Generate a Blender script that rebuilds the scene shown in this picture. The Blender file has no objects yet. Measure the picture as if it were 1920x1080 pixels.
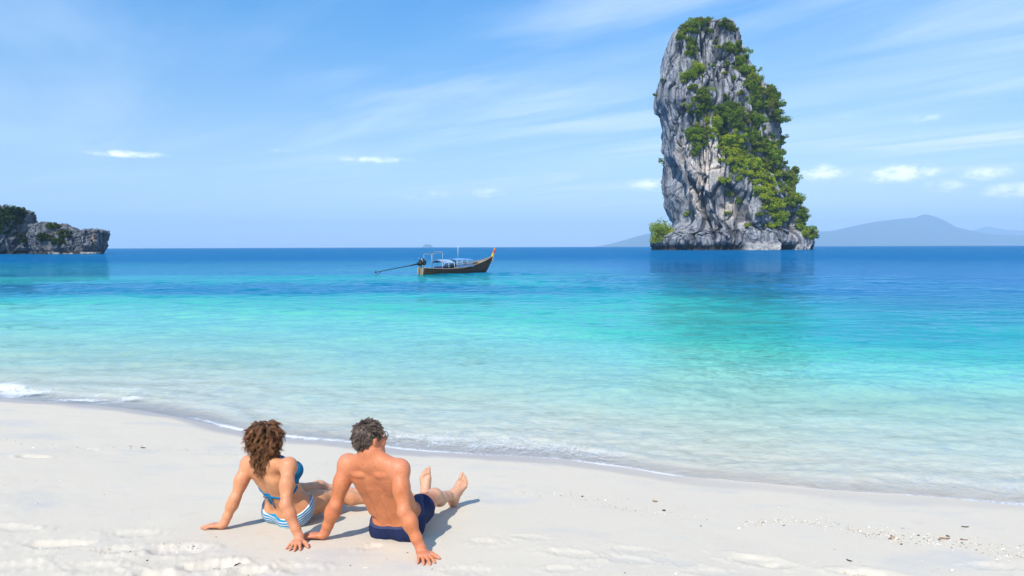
import bpy, bmesh, math, random
import numpy as np
from mathutils import Vector, Matrix
from mathutils.bvhtree import BVHTree

random.seed(7)
RNG = np.random.default_rng(7)
SC = bpy.context.scene
COL = SC.collection
R = math.radians

# ------------------------------------------------------------------ camera
CAM_Z = 2.40
FPX = 1280.0                       # 24 mm on a 36 mm sensor, in pixels of the 1920 frame
PITCH = math.atan(77.0 / FPX)
ROLL = 0.0031
_f = Vector((0, math.cos(PITCH), -math.sin(PITCH)))
_u0 = Vector((0, math.sin(PITCH), math.cos(PITCH)))
_r0 = Vector((1, 0, 0))
_up = _u0 * math.cos(ROLL) + _r0 * math.sin(ROLL)
_rt = _r0 * math.cos(ROLL) - _u0 * math.sin(ROLL)
cam_data = bpy.data.cameras.new('camera')
cam = bpy.data.objects.new('camera', cam_data)
COL.objects.link(cam)
cam_data.lens = 24.0
cam_data.sensor_width = 36.0
cam_data.clip_start = 0.05
cam_data.clip_end = 120000.0
m = Matrix.Identity(4)
for i in range(3):
    m[i][0] = _rt[i]; m[i][1] = _up[i]; m[i][2] = -_f[i]
m[2][3] = CAM_Z
cam.matrix_world = m
SC.camera = cam

# ------------------------------------------------------------------ light, sky, exposure
SUN_EL = R(49)
SUN_DIR = Vector((-0.42, -0.91, 0)).normalized() * math.cos(SUN_EL) + Vector((0, 0, math.sin(SUN_EL)))
sd = bpy.data.lights.new('sun', 'SUN')
sd.energy = 4.5
sd.angle = R(0.5)
sd.color = (1.0, 0.945, 0.86)
sun = bpy.data.objects.new('sun', sd)
COL.objects.link(sun)
sun.rotation_euler = SUN_DIR.to_track_quat('Z', 'Y').to_euler()
SC.view_settings.view_transform = 'Standard'
SC.view_settings.look = 'None'
SC.view_settings.exposure = 0.31
SC.view_settings.gamma = 1.0
SC.view_settings.use_curve_mapping = False
SC.cycles.use_denoising = True
SC.cycles.max_bounces = 8
SC.cycles.transparent_max_bounces = 12
SC.cycles.volume_bounces = 1
SC.cycles.caustics_reflective = False
SC.cycles.caustics_refractive = False


class NT:
    """small helper for node graphs"""
    def __init__(self, tree):
        self.t = tree
        tree.nodes.clear()

    def n(self, typ, **kw):
        nd = self.t.nodes.new(typ)
        ins = kw.pop('ins', {})
        for k, v in kw.items():
            setattr(nd, k, v)
        for k, v in ins.items():
            if hasattr(v, 'is_output') or isinstance(v, bpy.types.NodeSocket):
                self.t.links.new(v, nd.inputs[k])
            else:
                nd.inputs[k].default_value = v
        return nd

    def math(self, op, a, b=0.0, c=0.0, clamp=False):
        return self.n('ShaderNodeMath', operation=op, use_clamp=clamp, ins={0: a, 1: b, 2: c}).outputs[0]

    def vmath(self, op, a, b=(0, 0, 0)):
        return self.n('ShaderNodeVectorMath', operation=op, ins={0: a, 1: b}).outputs[0]

    def mix(self, f, a, b):
        nd = self.n('ShaderNodeMix', data_type='RGBA', ins={0: f})
        for i, v in ((6, a), (7, b)):
            if isinstance(v, bpy.types.NodeSocket):
                self.t.links.new(v, nd.inputs[i])
            else:
                nd.inputs[i].default_value = tuple(v) + (1,) if len(v) == 3 else v
        return nd.outputs[2]

    def ramp(self, f, stops, interp='LINEAR'):
        nd = self.n('ShaderNodeValToRGB', ins={0: f})
        cr = nd.color_ramp
        cr.interpolation = interp
        while len(cr.elements) < len(stops):
            cr.elements.new(0.5)
        for e, (p, c) in zip(cr.elements, stops):
            e.position = p
            if isinstance(c, (int, float)):
                c = (c, c, c)
            e.color = tuple(c) + (1,)
        return nd.outputs[0]

    def noise(self, vec, scale, detail=4, rough=0.55, dist=0.0, dim='3D'):
        return self.n('ShaderNodeTexNoise', noise_dimensions=dim,
                      ins={'Vector': vec, 'Scale': scale, 'Detail': detail, 'Roughness': rough, 'Distortion': dist}).outputs[0]

    def smooth(self, v, a, b, lo=0.0, hi=1.0):
        return self.n('ShaderNodeMapRange', interpolation_type='SMOOTHSTEP', ins={0: v, 1: a, 2: b, 3: lo, 4: hi}).outputs[0]

    def lin(self, v, a, b, lo=0.0, hi=1.0):
        return self.n('ShaderNodeMapRange', ins={0: v, 1: a, 2: b, 3: lo, 4: hi}).outputs[0]

    def mapv(self, vec, scale=(1, 1, 1), rot=(0, 0, 0), loc=(0, 0, 0)):
        return self.n('ShaderNodeMapping', ins={'Vector': vec, 'Scale': scale, 'Rotation': rot, 'Location': loc}).outputs[0]


world = bpy.data.worlds.new('World')
SC.world = world
world.use_nodes = True
w = NT(world.node_tree)
sky = w.n('ShaderNodeTexSky', sky_type='NISHITA', sun_disc=False, sun_elevation=SUN_EL,
          sun_rotation=math.atan2(SUN_DIR.x, SUN_DIR.y), altitude=0.0, air_density=1.0, dust_density=0.35, ozone_density=2.2)
tc = w.n('ShaderNodeTexCoord')
dirv = tc.outputs['Generated']
sx = w.n('ShaderNodeSeparateXYZ', ins={0: dirv})
dx, dy, dz = sx.outputs
dzc = w.math('MAXIMUM', dz, 0.02)
# high thin cloud: a layer seen from below, stretched along the wind
pl = w.n('ShaderNodeCombineXYZ', ins={0: w.math('DIVIDE', dx, dzc), 1: w.math('DIVIDE', dy, dzc), 2: 0.0}).outputs[0]
pl1 = w.mapv(w.mapv(pl, rot=(0, 0, R(48))), scale=(0.24, 0.90, 1))
n1 = w.noise(pl1, 1.0, 7, 0.56, 0.5)
n2 = w.noise(w.mapv(pl, scale=(0.16, 0.26, 1), rot=(0, 0, R(30)), loc=(3.1, 0.4, 0)), 1.0, 3, 0.5)
veil = w.math('MULTIPLY', w.smooth(n1, 0.40, 0.74), w.smooth(n2, 0.36, 0.60))
# a broad milky veil on the right-hand half of the sky
right = w.smooth(w.math('ARCTAN2', dx, dy), -0.35, 0.55)
veil = w.math('MULTIPLY', veil, w.math('MULTIPLY_ADD', right, 0.50, 0.36))
veil = w.math('ADD', veil, w.math('MULTIPLY', right, w.math('MULTIPLY_ADD', w.smooth(n1, 0.3, 0.75), 0.34, 0.05)), clamp=True)
# small fair-weather clouds low over the sea: (azimuth, elevation, half width, half height) in degrees
az = w.math('ARCTAN2', dx, dy)
el = w.math('ARCSINE', dz)
ang = w.n('ShaderNodeCombineXYZ', ins={0: az, 1: el, 2: 0.0}).outputs[0]
pn = w.noise(w.mapv(ang, scale=(1, 1.7, 1)), 55.0, 5, 0.6)
cum = None
for a_, e_, wa, we, st in PUFFS if 'PUFFS' in globals() else (
        (24.3, 5.55, 1.9, .62, .75), (29.4, 5.2, 2.3, .62, 1.0), (34.6, 4.85, 1.7, .5, .7), (36.3, 3.7, 2.0, .55, .85),
        (32.3, 4.2, 1.8, .6, .55), (11.2, 5.0, 1.6, .55, .7), (-2.0, 4.5, 1.5, .5, .55), (-5.9, 4.4, 1.5, .4, .4),
        (-8.0, 4.1, 1.4, .4, .35), (-11.3, 7.1, 3.6, .32, .5), (-29.2, 6.8, 2.7, .28, .75), (-18.5, 7.6, 1.6, .2, .25),
        (31.0, 9.0, 2.5, .5, .3), (26.0, 9.6, 2.0, .5, .25), (60, 5.0, 3, .7, .8), (-52, 5.5, 3, .6, .7), (72, 4.0, 3, .6, .8)):
    qa = w.math('DIVIDE', w.math('SUBTRACT', az, R(a_)), R(wa))
    qe = w.math('DIVIDE', w.math('SUBTRACT', el, R(e_)), R(we))
    d2 = w.math('ADD', w.math('MULTIPLY', qa, qa), w.math('MULTIPLY', qe, qe))
    g = w.math('MULTIPLY', w.math('POWER', 2.718, w.math('MULTIPLY', d2, -1.0)), st)
    cum = g if cum is None else w.math('MAXIMUM', cum, g)
cum = w.smooth(w.math('MULTIPLY', cum, w.math('MULTIPLY_ADD', pn, 2.4, -0.45)), 0.10, 0.75)
skyc = w.n('ShaderNodeHueSaturation', ins={'Hue': 0.499, 'Saturation': w.smooth(dz, 0.02, 0.42, 1.08, 1.52), 'Value': w.smooth(dz, 0.02, 0.40, 0.74, 1.06), 'Fac': 1.0, 'Color': sky.outputs[0]}).outputs[0]
c1 = w.mix(veil, skyc, (5.6, 6.3, 7.2))
c2 = w.mix(w.math('MULTIPLY', cum, 0.85), c1, (10.5, 10.4, 10.2))
bg = w.n('ShaderNodeBackground', ins={'Color': c2, 'Strength': 0.15})
w.n('ShaderNodeOutputWorld', ins={'Surface': bg.outputs[0]})


# ------------------------------------------------------------------ helpers
def P(u, v, d):
    """world point on the sight line of a photo pixel (1920x1080) at world distance d along +Y"""
    r = _f * FPX + _rt * (u - 960.0) + _up * (540.0 - v)
    r = r * (d / r.y)
    return np.array((r.x, r.y, r.z + CAM_Z))


def Pz(u, v, z):
    r = _f * FPX + _rt * (u - 960.0) + _up * (540.0 - v)
    r = r * ((z - CAM_Z) / r.z)
    return np.array((r.x, r.y, z))


def pix(p):
    q = Vector((float(p[0]), float(p[1]), float(p[2]) - CAM_Z))
    k = FPX / q.dot(_f)
    return 960 + q.dot(_rt) * k, 540 - q.dot(_up) * k


def mesh_np(name, verts, faces, smooth=True, mat=None, parent=None, attrs=None, sharp=None):
    """faces: (n,4) or (n,3) integer array, or a list of such arrays"""
    me = bpy.data.meshes.new(name)
    verts = np.ascontiguousarray(verts, dtype=np.float32)
    fl = faces if isinstance(faces, list) else [faces]
    fl = [np.asarray(f, dtype=np.int32) for f in fl if len(f)]
    loops = np.concatenate([f.ravel() for f in fl])
    cnt = np.concatenate([np.full(len(f), f.shape[1], dtype=np.int32) for f in fl])
    start = np.concatenate(([0], np.cumsum(cnt)[:-1])).astype(np.int32)
    me.vertices.add(len(verts)); me.vertices.foreach_set('co', verts.ravel())
    me.loops.add(len(loops)); me.loops.foreach_set('vertex_index', loops)
    me.polygons.add(len(cnt)); me.polygons.foreach_set('loop_start', start)
    me.polygons.foreach_set('use_smooth', np.full(len(cnt), smooth, dtype=bool))
    if attrs:
        for k, a in attrs.items():
            a = np.asarray(a, dtype=np.float32)
            if a.ndim == 1:
                at = me.attributes.new(k, 'FLOAT', 'POINT'); at.data.foreach_set('value', a)
            else:
                at = me.attributes.new(k, 'FLOAT_COLOR', 'POINT')
                at.data.foreach_set('color', np.concatenate([a, np.ones((len(a), 1), np.float32)], 1).ravel())
    me.update(calc_edges=True)
    me.validate()
    ob = bpy.data.objects.new(name, me)
    COL.objects.link(ob)
    if mat:
        me.materials.append(mat)
    if parent:
        ob.parent = parent
    return ob


def tag(o, label=None, cat=None, group=None, kind=None):
    for k, v in (('label', label), ('category', cat), ('group', group), ('kind', kind)):
        if v:
            o[k] = v
    return o


def empty(name, loc):
    o = bpy.data.objects.new(name, None)
    COL.objects.link(o)
    o.location = loc
    o.empty_display_size = 0.1
    return o


# ---- vectorised noise
def _h(i, j, k, s):
    n = (i.astype(np.int64) * 374761393 + j.astype(np.int64) * 668265263 + k.astype(np.int64) * 2147483647 + s * 1274126177) & 0xffffffff
    n = ((n ^ (n >> 13)) * 1274126177) & 0xffffffff
    n = ((n ^ (n >> 16)) * 2246822519) & 0xffffffff
    return ((n ^ (n >> 15)) & 0xffffff).astype(np.float32) / 16777215.0


def vnoise(p, s=0):
    p = np.asarray(p, dtype=np.float64)
    fl = np.floor(p)
    f = p - fl
    f = f * f * f * (f * (f * 6 - 15) + 10)
    i, j, k = (fl[:, a].astype(np.int64) for a in range(3))
    out = 0
    for a in (0, 1):
        for b in (0, 1):
            for c in (0, 1):
                wgt = (f[:, 0] if a else 1 - f[:, 0]) * (f[:, 1] if b else 1 - f[:, 1]) * (f[:, 2] if c else 1 - f[:, 2])
                out = out + wgt * _h(i + a, j + b, k + c, s)
    return out * 2 - 1


def fbm(p, o=4, s=0, g=0.5):
    p = np.asarray(p, dtype=np.float64)
    t = 0; a = 1.0; n = 0
    for q in range(o):
        t = t + a * vnoise(p * 2.03 ** q + 17.3 * q, s + q); n += a; a *= g
    return t / n * 1.6


def ridged(p, o=4, s=0, g=0.5):
    t = 0; a = 1.0; n = 0
    for q in range(o):
        t = t + a * (1 - np.abs(vnoise(p * 2.03 ** q + 9.1 * q, s + q)) * 2); n += a; a *= g
    return t / n


def worley(p, s=0):
    """F1, F2 and a random value per nearest cell"""
    p = np.asarray(p, dtype=np.float64)
    fl = np.floor(p).astype(np.int64)
    f1 = np.full(len(p), 9.0); f2 = np.full(len(p), 9.0); rv = np.zeros(len(p))
    for a in (-1, 0, 1):
        for b in (-1, 0, 1):
            for c in (-1, 0, 1):
                i, j, k = fl[:, 0] + a, fl[:, 1] + b, fl[:, 2] + c
                q = np.stack((i + _h(i, j, k, s), j + _h(i, j, k, s + 1), k + _h(i, j, k, s + 2)), 1)
                d = np.sqrt(((q - p) ** 2).sum(1))
                r = _h(i, j, k, s + 3)
                near = d < f1
                f2 = np.where(near, f1, np.minimum(f2, d))
                rv = np.where(near, r, rv)
                f1 = np.where(near, d, f1)
    return f1, f2, rv


def sstep(x, a, b):
    t = np.clip((x - a) / (b - a), 0, 1)
    return t * t * (3 - 2 * t)


def grid_faces(nr, nc, wrap=False):
    i = np.arange(nr - 1)[:, None]
    j = np.arange(nc if wrap else nc - 1)[None, :]
    j2 = (j + 1) % nc
    return np.stack((i * nc + j, i * nc + j2, (i + 1) * nc + j2, (i + 1) * nc + j), -1).reshape(-1, 4)


def new_mat(name):
    mt = bpy.data.materials.new(name)
    mt.use_nodes = True
    return mt, NT(mt.node_tree)


def simple_mat(name, col, rough=0.6, bump=0.0, bscale=40.0, var=0.12, metallic=0.0, spec=0.5):
    mt, g = new_mat(name)
    tcn = g.n('ShaderNodeTexCoord').outputs['Object']
    nz = g.noise(tcn, bscale, 5, 0.6)
    nz2 = g.noise(tcn, bscale * 0.15, 3, 0.5)
    f = g.math('ADD', g.math('MULTIPLY', nz, var), g.math('MULTIPLY', nz2, var))
    c = g.mix(g.math('SUBTRACT', f, var * 0.5, clamp=True), col, tuple(x * 0.45 for x in col))
    b = g.n('ShaderNodeBsdfPrincipled', ins={'Base Color': c, 'Roughness': rough, 'Metallic': metallic, 'Specular IOR Level': spec})
    if bump:
        bn = g.n('ShaderNodeBump', ins={'Strength': bump, 'Distance': 0.01, 'Height': nz})
        g.t.links.new(bn.outputs[0], b.inputs['Normal'])
    g.n('ShaderNodeOutputMaterial', ins={'Surface': b.outputs[0]})
    return mt

# ------------------------------------------------------------------ shore line and beach profile
_shore_px = [(-160, 742), (0, 747), (126, 756), (240, 764), (370, 787), (444, 808), (535, 822), (655, 828), (749, 844), (920, 855),
             (1000, 857), (1144, 873), (1287, 898), (1474, 911), (1551, 924), (1671, 927), (1814, 939), (1920, 948), (2080, 962)]
_sp = np.array([Pz(u, v, 0.0)[:2] for u, v in _shore_px])
_sx = np.concatenate(([-400, -40], _sp[:, 0], [30, 400]))
_sy = np.concatenate(([_sp[0, 1] + 60, _sp[0, 1] + 5], _sp[:, 1], [_sp[-1, 1] - 4.5, _sp[-1, 1] - 60]))


def shore_s(x, y):
    """distance inland of the water line (negative in the sea)"""
    ys = np.interp(x, _sx, _sy)
    ys = (np.interp(x - 0.3, _sx, _sy) + ys + np.interp(x + 0.3, _sx, _sy)) / 3
    return (ys - y) * 0.957


def sand_base(x, y):
    s = shore_s(x, y)
    up = 0.150 * s - 0.002 * s * s
    up = np.where(s > 14, 0.150 * 14 - 0.002 * 196 + (s - 14) * 0.01, up)
    t = -s
    dn = -(0.075 * t + 0.0012 * np.clip(t, 0, 30) ** 2)
    dn = np.maximum(dn, -6.0 + np.clip(dn + 6.0, -1, 0) * 0.0)
    return np.where(s >= 0, up, dn)


def ground_px(u, v):
    """point of the beach seen at a photo pixel"""
    lo, hi = 1.2, 60.0
    for _ in range(60):
        mid = (lo + hi) / 2
        p = P(u, v, mid)
        if p[2] > float(sand_base(np.array([p[0]]), np.array([p[1]]))[0]):
            lo = mid
        else:
            hi = mid
    return P(u, v, lo)


# marks in the sand: (pixel u, v, length m, width m, depth m, angle deg)
MARKS = [(65, 857, .34, .13, .040, 12), (168, 841, .18, .09, .022, 10), (108, 1019, .42, .16, .040, 14), (225, 1030, .34, .15, .030, 8),
         (330, 1029, .40, .20, .050, 12), (392, 1060, .30, .19, .045, 20), (432, 1056, .18, .15, .030, 60), (470, 1072, .24, .14, .040, 30),
         (290, 1078, .30, .16, .040, -10), (250, 998, .34, .16, .016, 5), (35, 990, .34, .15, .016, 0), (700, 1026, .17, .10, .022, 25),
         (1180, 1050, .34, .15, .014, -12), (1070, 1040, .36, .15, .014, -14), (1420, 1052, .40, .22, .030, -8), (1450, 1060, .22, .15, .022, 10),
         (1620, 1076, .40, .17, .036, -6), (1000, 1010, .30, .13, .010, -8), (905, 1018, .28, .13, .010, -10), (1180, 1030, .30, .14, .012, -8),
         (1330, 1075, .32, .15, .014, 4), (560, 1065, .26, .14, .016, 15), (170, 1062, .34, .16, .018, 6), (20, 1060, .3, .16, .02, 10),
         (880, 1070, .3, .14, .012, 6), (1860, 1062, .34, .16, .02, -6), (1050, 1068, .26, .13, .014, 12)]
_marks = []
for u, v, L, W, D, a in MARKS:
    g_ = ground_px(u, v)
    _marks.append((g_[0], g_[1], L, W, D, R(a)))


def sand_detail(x, y):
    p = np.stack((x, y, np.zeros_like(x)), 1)
    s = shore_s(x, y)
    dry = sstep(s, 0.5, 2.0)
    z = 0.010 * fbm(p * 1.1, 3, 40) * dry
    rough = sstep(fbm(p * np.array((0.5, 0.9, 1)), 2, 44) + 0.25 * (s - 3.2), 0.0, 0.9) * dry
    z += rough * (0.0018 * fbm(p * 6.0, 4, 41) + 0.0012 * ridged(p * np.array((3.2, 4.4, 1)), 3, 42))
    z += 0.0012 * fbm(p * 22.0, 2, 43) * (0.25 + 0.75 * rough)
    for i, (mx, my, L, W, D, a) in enumerate(_marks):
        near = (np.abs(x - mx) < L * 2.2) & (np.abs(y - my) < L * 2.2)
        if not near.any():
            continue
        dx_, dy_ = x[near] - mx, y[near] - my
        q = np.stack((x[near], y[near], np.full(near.sum(), i * 3.7)), 1)
        wob = 0.32 * fbm(q * 13.0, 3, 45)
        a1 = (dx_ * math.cos(a) + dy_ * math.sin(a)) / (L * 0.5)
        b1 = (-dx_ * math.sin(a) + dy_ * math.cos(a)) / (W * 0.5)
        r = np.sqrt(a1 * a1 + b1 * b1) * (1 + wob)
        D = D * 0.50
        dent = -D * (1 - sstep(r, 0.45, 1.0))
        rim = 0.36 * D * np.exp(-((r - 1.18) / 0.30) ** 2) * (0.55 + 0.9 * vnoise(q * 9.0, 46))
        z[near] += dent + rim + 0.006 * fbm(q * 48.0, 3, 47) * np.exp(-((r - 1.0) / 0.6) ** 2)
    # soft ripples under shallow water
    z += np.where(s < 0.3, 0.020 * fbm(p * np.array((2.2, 5.5, 1)), 3, 48), 0) * sstep(-s, -0.3, 1.2)
    return z


def sand_z(x, y):
    xa = np.atleast_1d(np.asarray(x, float)); ya = np.atleast_1d(np.asarray(y, float))
    return sand_base(xa, ya) + sand_detail(xa, ya)


def angles(fine, n_f, n_c):
    a = np.linspace(-fine, fine, n_f)
    b = np.linspace(fine, 2 * math.pi - fine, n_c + 2)[1:-1]
    return np.concatenate((a, b))


# sand sheet: rings about the photographer's spot, finer near the place shown
rad = [0.25, 0.7, 1.2, 1.6]
while rad[-1] < 17:
    rad.append(rad[-1] * 1.0052 + 0.002)
while rad[-1] < 900:
    rad.append(rad[-1] * 1.07)
rad = np.array(rad)
an = angles(R(46), 620, 60)
xx = (rad[:, None] * np.sin(an)[None, :]).ravel()
yy = (rad[:, None] * np.cos(an)[None, :]).ravel()
zz = sand_z(xx, yy)
faces = grid_faces(len(rad), len(an), wrap=True)

sand_m, g = new_mat('sand')
geo = g.n('ShaderNodeNewGeometry')
pos = geo.outputs['Position']
fine = g.noise(pos, 420.0, 4, 0.7)
mid = g.noise(pos, 30.0, 5, 0.6)
big = g.noise(g.mapv(pos, scale=(1, 1.6, 1)), 1.1, 5, 0.6)
sat = g.n('ShaderNodeAttribute', attribute_name='shore').outputs['Fac']
wet_edge = g.math('ADD', sat, g.math('MULTIPLY_ADD', g.noise(pos, 0.9, 4, 0.5), 0.5, -0.25))
px_ = g.n('ShaderNodeSeparateXYZ', ins={0: pos}).outputs[0]
wet = g.math('MULTIPLY', g.smooth(wet_edge, 0.46, 0.22), g.smooth(sat, -0.9, -0.1))
wet = g.math('MULTIPLY', wet, g.smooth(px_, 3.0, -0.5, 0.35, 1.0))      # the wash ran further up on the left
subm = g.smooth(sat, -0.05, -0.8)
base = g.mix(mid, (0.650, 0.585, 0.475), (0.610, 0.545, 0.435))
base = g.mix(g.smooth(fine, 0.62, 0.78), base, (0.44, 0.385, 0.31))
base = g.mix(g.smooth(fine, 0.36, 0.24), base, (0.66, 0.64, 0.61))
base = g.mix(g.smooth(big, 0.50, 0.72), base, (0.545, 0.515, 0.465))
base = g.mix(g.math('MULTIPLY', g.smooth(g.noise(g.mapv(pos, scale=(1, 1.5, 1), loc=(4, 1, 0)), 5.0, 5, 0.62), 0.56, 0.72), 0.40), base, (0.54, 0.48, 0.40))
wetc = g.mix(mid, (0.465, 0.425, 0.385), (0.425, 0.385, 0.345))
colr = g.mix(wet, g.mix(subm, base, (0.64, 0.61, 0.52)), wetc)
bh = g.math('ADD', g.math('MULTIPLY', fine, 0.6), g.math('MULTIPLY', g.noise(pos, 110.0, 5, 0.65), 1.6))
bmp = g.n('ShaderNodeBump', ins={'Strength': g.math('MULTIPLY_ADD', wet, -0.30, 0.38), 'Distance': 0.004, 'Height': bh})
bs = g.n('ShaderNodeBsdfPrincipled', ins={'Base Color': colr, 'Roughness': g.math('MULTIPLY_ADD', wet, -0.40, 0.92),
                                          'Specular IOR Level': 0.35, 'Normal': bmp.outputs[0]})
g.n('ShaderNodeOutputMaterial', ins={'Surface': bs.outputs[0]})
beach = mesh_np('sand_beach', np.stack((xx, yy, zz), 1), faces, True, sand_m, attrs={'shore': shore_s(xx, yy)})
tag(beach, kind='structure')

# ------------------------------------------------------------------ sea
_wv = []
_wr = np.random.default_rng(11)
for i in range(64):
    lam = 0.32 * (26.0 ** (i / 63.0))                 # 0.3 .. 8 m
    th = R(-92) + _wr.normal(0, 0.55)                 # travelling towards the beach
    k = 2 * math.pi / lam
    amp = 0.0027 * lam ** 0.82 * (0.6 + 0.8 * _wr.random())
    _wv.append((k * math.cos(th), k * math.sin(th), amp, _wr.random() * 6.28, lam))


def wave_z(x, y, step):
    s = -shore_s(x, y)
    z = np.zeros_like(x)
    p = np.stack((x * 0.12, y * 0.2, np.zeros_like(x)), 1)
    gust = 0.75 + 0.5 * fbm(p, 2, 60)
    for kx, ky, a, ph, lam in _wv:
        keep = np.clip((lam / np.maximum(step, 1e-4) - 2.5) / 3.0, 0, 1)
        q = kx * x + ky * y + ph + 0.7 * np.sin(0.31 * kx * y - 0.27 * ky * x)
        z += a * keep * (np.sin(q) + 0.25 * np.sin(2 * q + 1.1))
    z *= gust * (0.10 + 0.90 * sstep(s, 0.1, 3.5))
    # swash ridges near the shore, one small breaker at the left end
    ns = fbm(np.stack((x * 0.35, y * 0.35, np.zeros_like(x)), 1), 2, 61)
    for s0, wd, a in ((0.65, 0.20, 0.030), (1.7, 0.40, 0.030), (3.3, 0.6, 0.035), (5.4, 0.9, 0.04)):
        e = (s - s0 - 0.35 * ns) / wd
        z += a * np.exp(-e * e) * (0.45 + 0.8 * sstep(fbm(np.stack((x * 0.5 + s0 * 5, y * 0.2, np.zeros_like(x)), 1), 2, 62), -0.35, 0.4))
    lb = sstep(-x, 4.6, 6.3)
    e = (s - 0.80 - 0.15 * ns - 0.25 * (1 - lb)) / 0.34
    z += lb * (0.045 * np.exp(-np.where(e > 0, e * 0.7, e * 1.5) ** 2))
    return z


rad = [3.4]
while rad[-1] < 62:
    rad.append(rad[-1] * 1.0046)
g_ = 1.0046
while rad[-1] < 25000:
    g_ = min(1.09, g_ * 1.012)
    rad.append(rad[-1] * g_)
rad = np.array(rad)
an = np.concatenate((np.linspace(R(-100), R(-47), 40)[:-1], np.linspace(R(-47), R(47), 600), np.linspace(R(47), R(100), 40)[1:]))
xx = (rad[:, None] * np.sin(an)[None, :]).ravel()
yy = (rad[:, None] * np.cos(an)[None, :]).ravel()
st = np.maximum(np.gradient(rad)[:, None], rad[:, None] * np.gradient(an)[None, :]).ravel()
sb = sand_base(xx, yy)
zz = wave_z(xx, yy, st)
depth = np.clip(zz - sb, -1, 8)
# darker weed beds: one along the left from about 33 m out, one nearer on the right
_q = np.stack((xx * 0.035, yy * 0.06, np.zeros_like(xx)), 1)
_n = fbm(_q, 4, 66)
bedl = sstep(yy + 5 * _n, 30, 35) * (1 - sstep(yy + 14 * _n, 44, 62)) * sstep(-xx - 10 * _n, -4, 10)
bedr = sstep(yy + 6 * _n, 8, 24) * sstep(xx + 7 * _n, 2.5, 16)
shal_ = sstep(yy + 10 * _n, 34, 50) * (1 - sstep(yy, 90, 140)) * (1 - bedl)
depth = depth + 2.0 * bedl + 1.9 * bedr - 1.2 * shal_ * (xx < 40) * sstep(-xx, -40, -10)
ss = -shore_s(xx, yy)
p3 = np.stack((xx, yy, np.zeros_like(xx)), 1)
# foam: lacy white along the run-up line and on the little breaker at the left
fo = np.exp(-((ss - 0.02) / 0.075) ** 2) * (0.95 + 0.35 * fbm(p3 * 0.9, 3, 76)) * sstep(xx, -5.6, -3.6)
fo = np.maximum(fo, 0.42 * np.exp(-((ss - 0.40 - 0.25 * fbm(p3 * 0.5, 2, 70)) / 0.22) ** 2) * sstep(fbm(p3 * 0.45, 2, 71), -0.1, 0.45))
fo = np.maximum(fo, 0.40 * sstep(-xx, -1.5, 0.5) * np.exp(-((ss - 1.45 - 0.3 * fbm(p3 * 0.5, 2, 72)) / 0.26) ** 2) * sstep(fbm(p3 * 0.4 + 7, 2, 73), 0.05, 0.5))
lb = sstep(-xx, 3.9, 6.0)
fo = np.maximum(fo, lb * (0.62 + 0.50 * fbm(p3 * np.array((1.6, 3.2, 1)), 3, 79)) * np.exp(-((ss - 0.46 - 0.2 * fbm(p3 * 0.8, 2, 74)) / (0.34 + 0.16 * sstep(-xx, 5.0, 7.5))) ** 2))
ctr = sstep(xx, -2.6, -1.6) * sstep(-xx, -2.4, -0.8)
fo = np.maximum(fo, ctr * 0.54 * np.exp(-((ss - 0.42) / 0.48) ** 2))
keepr = sb.reshape(len(rad), -1) < 0.20
faces = grid_faces(len(rad), len(an))
faces = faces[keepr.ravel()[faces].all(1)]
used = np.zeros(len(xx), bool); used[faces.ravel()] = True
remap = np.cumsum(used) - 1
faces = remap[faces]

water_m, g = new_mat('sea_water')
pos = g.n('ShaderNodeNewGeometry').outputs['Position']
dep = g.n('ShaderNodeAttribute', attribute_name='depth').outputs['Fac']
foam = g.n('ShaderNodeAttribute', attribute_name='foam').outputs['Fac']
sp = g.n('ShaderNodeSeparateXYZ', ins={0: pos})
patch = g.noise(g.mapv(pos, scale=(0.028, 0.075, 1)), 1.0, 5, 0.6)
patch2 = g.noise(g.mapv(pos, scale=(0.20, 0.5, 1)), 1.0, 5, 0.62)
depn = g.math('MULTIPLY', dep, g.math('ADD', 0.45, g.math('ADD', g.math('MULTIPLY', patch, 0.8), g.math('MULTIPLY', patch2, 0.3))))
bodyc = g.ramp(g.math('DIVIDE', depn, 6.0), [
    (0.00, (0.82, 0.88, 0.76)), (0.045, (0.54, 0.88, 0.77)), (0.13, (0.265, 0.72, 0.57)), (0.26, (0.072, 0.48, 0.365)),
    (0.42, (0.016, 0.35, 0.325)), (0.66, (0.002, 0.18, 0.26)), (1.0, (0.0005, 0.115, 0.290))])
opac = g.math('SUBTRACT', 1.0, g.math('POWER', 2.718, g.math('MULTIPLY', depn, -1.55)), clamp=True)
opac = g.math('MULTIPLY', opac, 0.985)
tint = g.mix(g.math('MULTIPLY', depn, 0.9, clamp=True), (1, 1, 1), (0.62, 0.96, 0.93))
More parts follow.
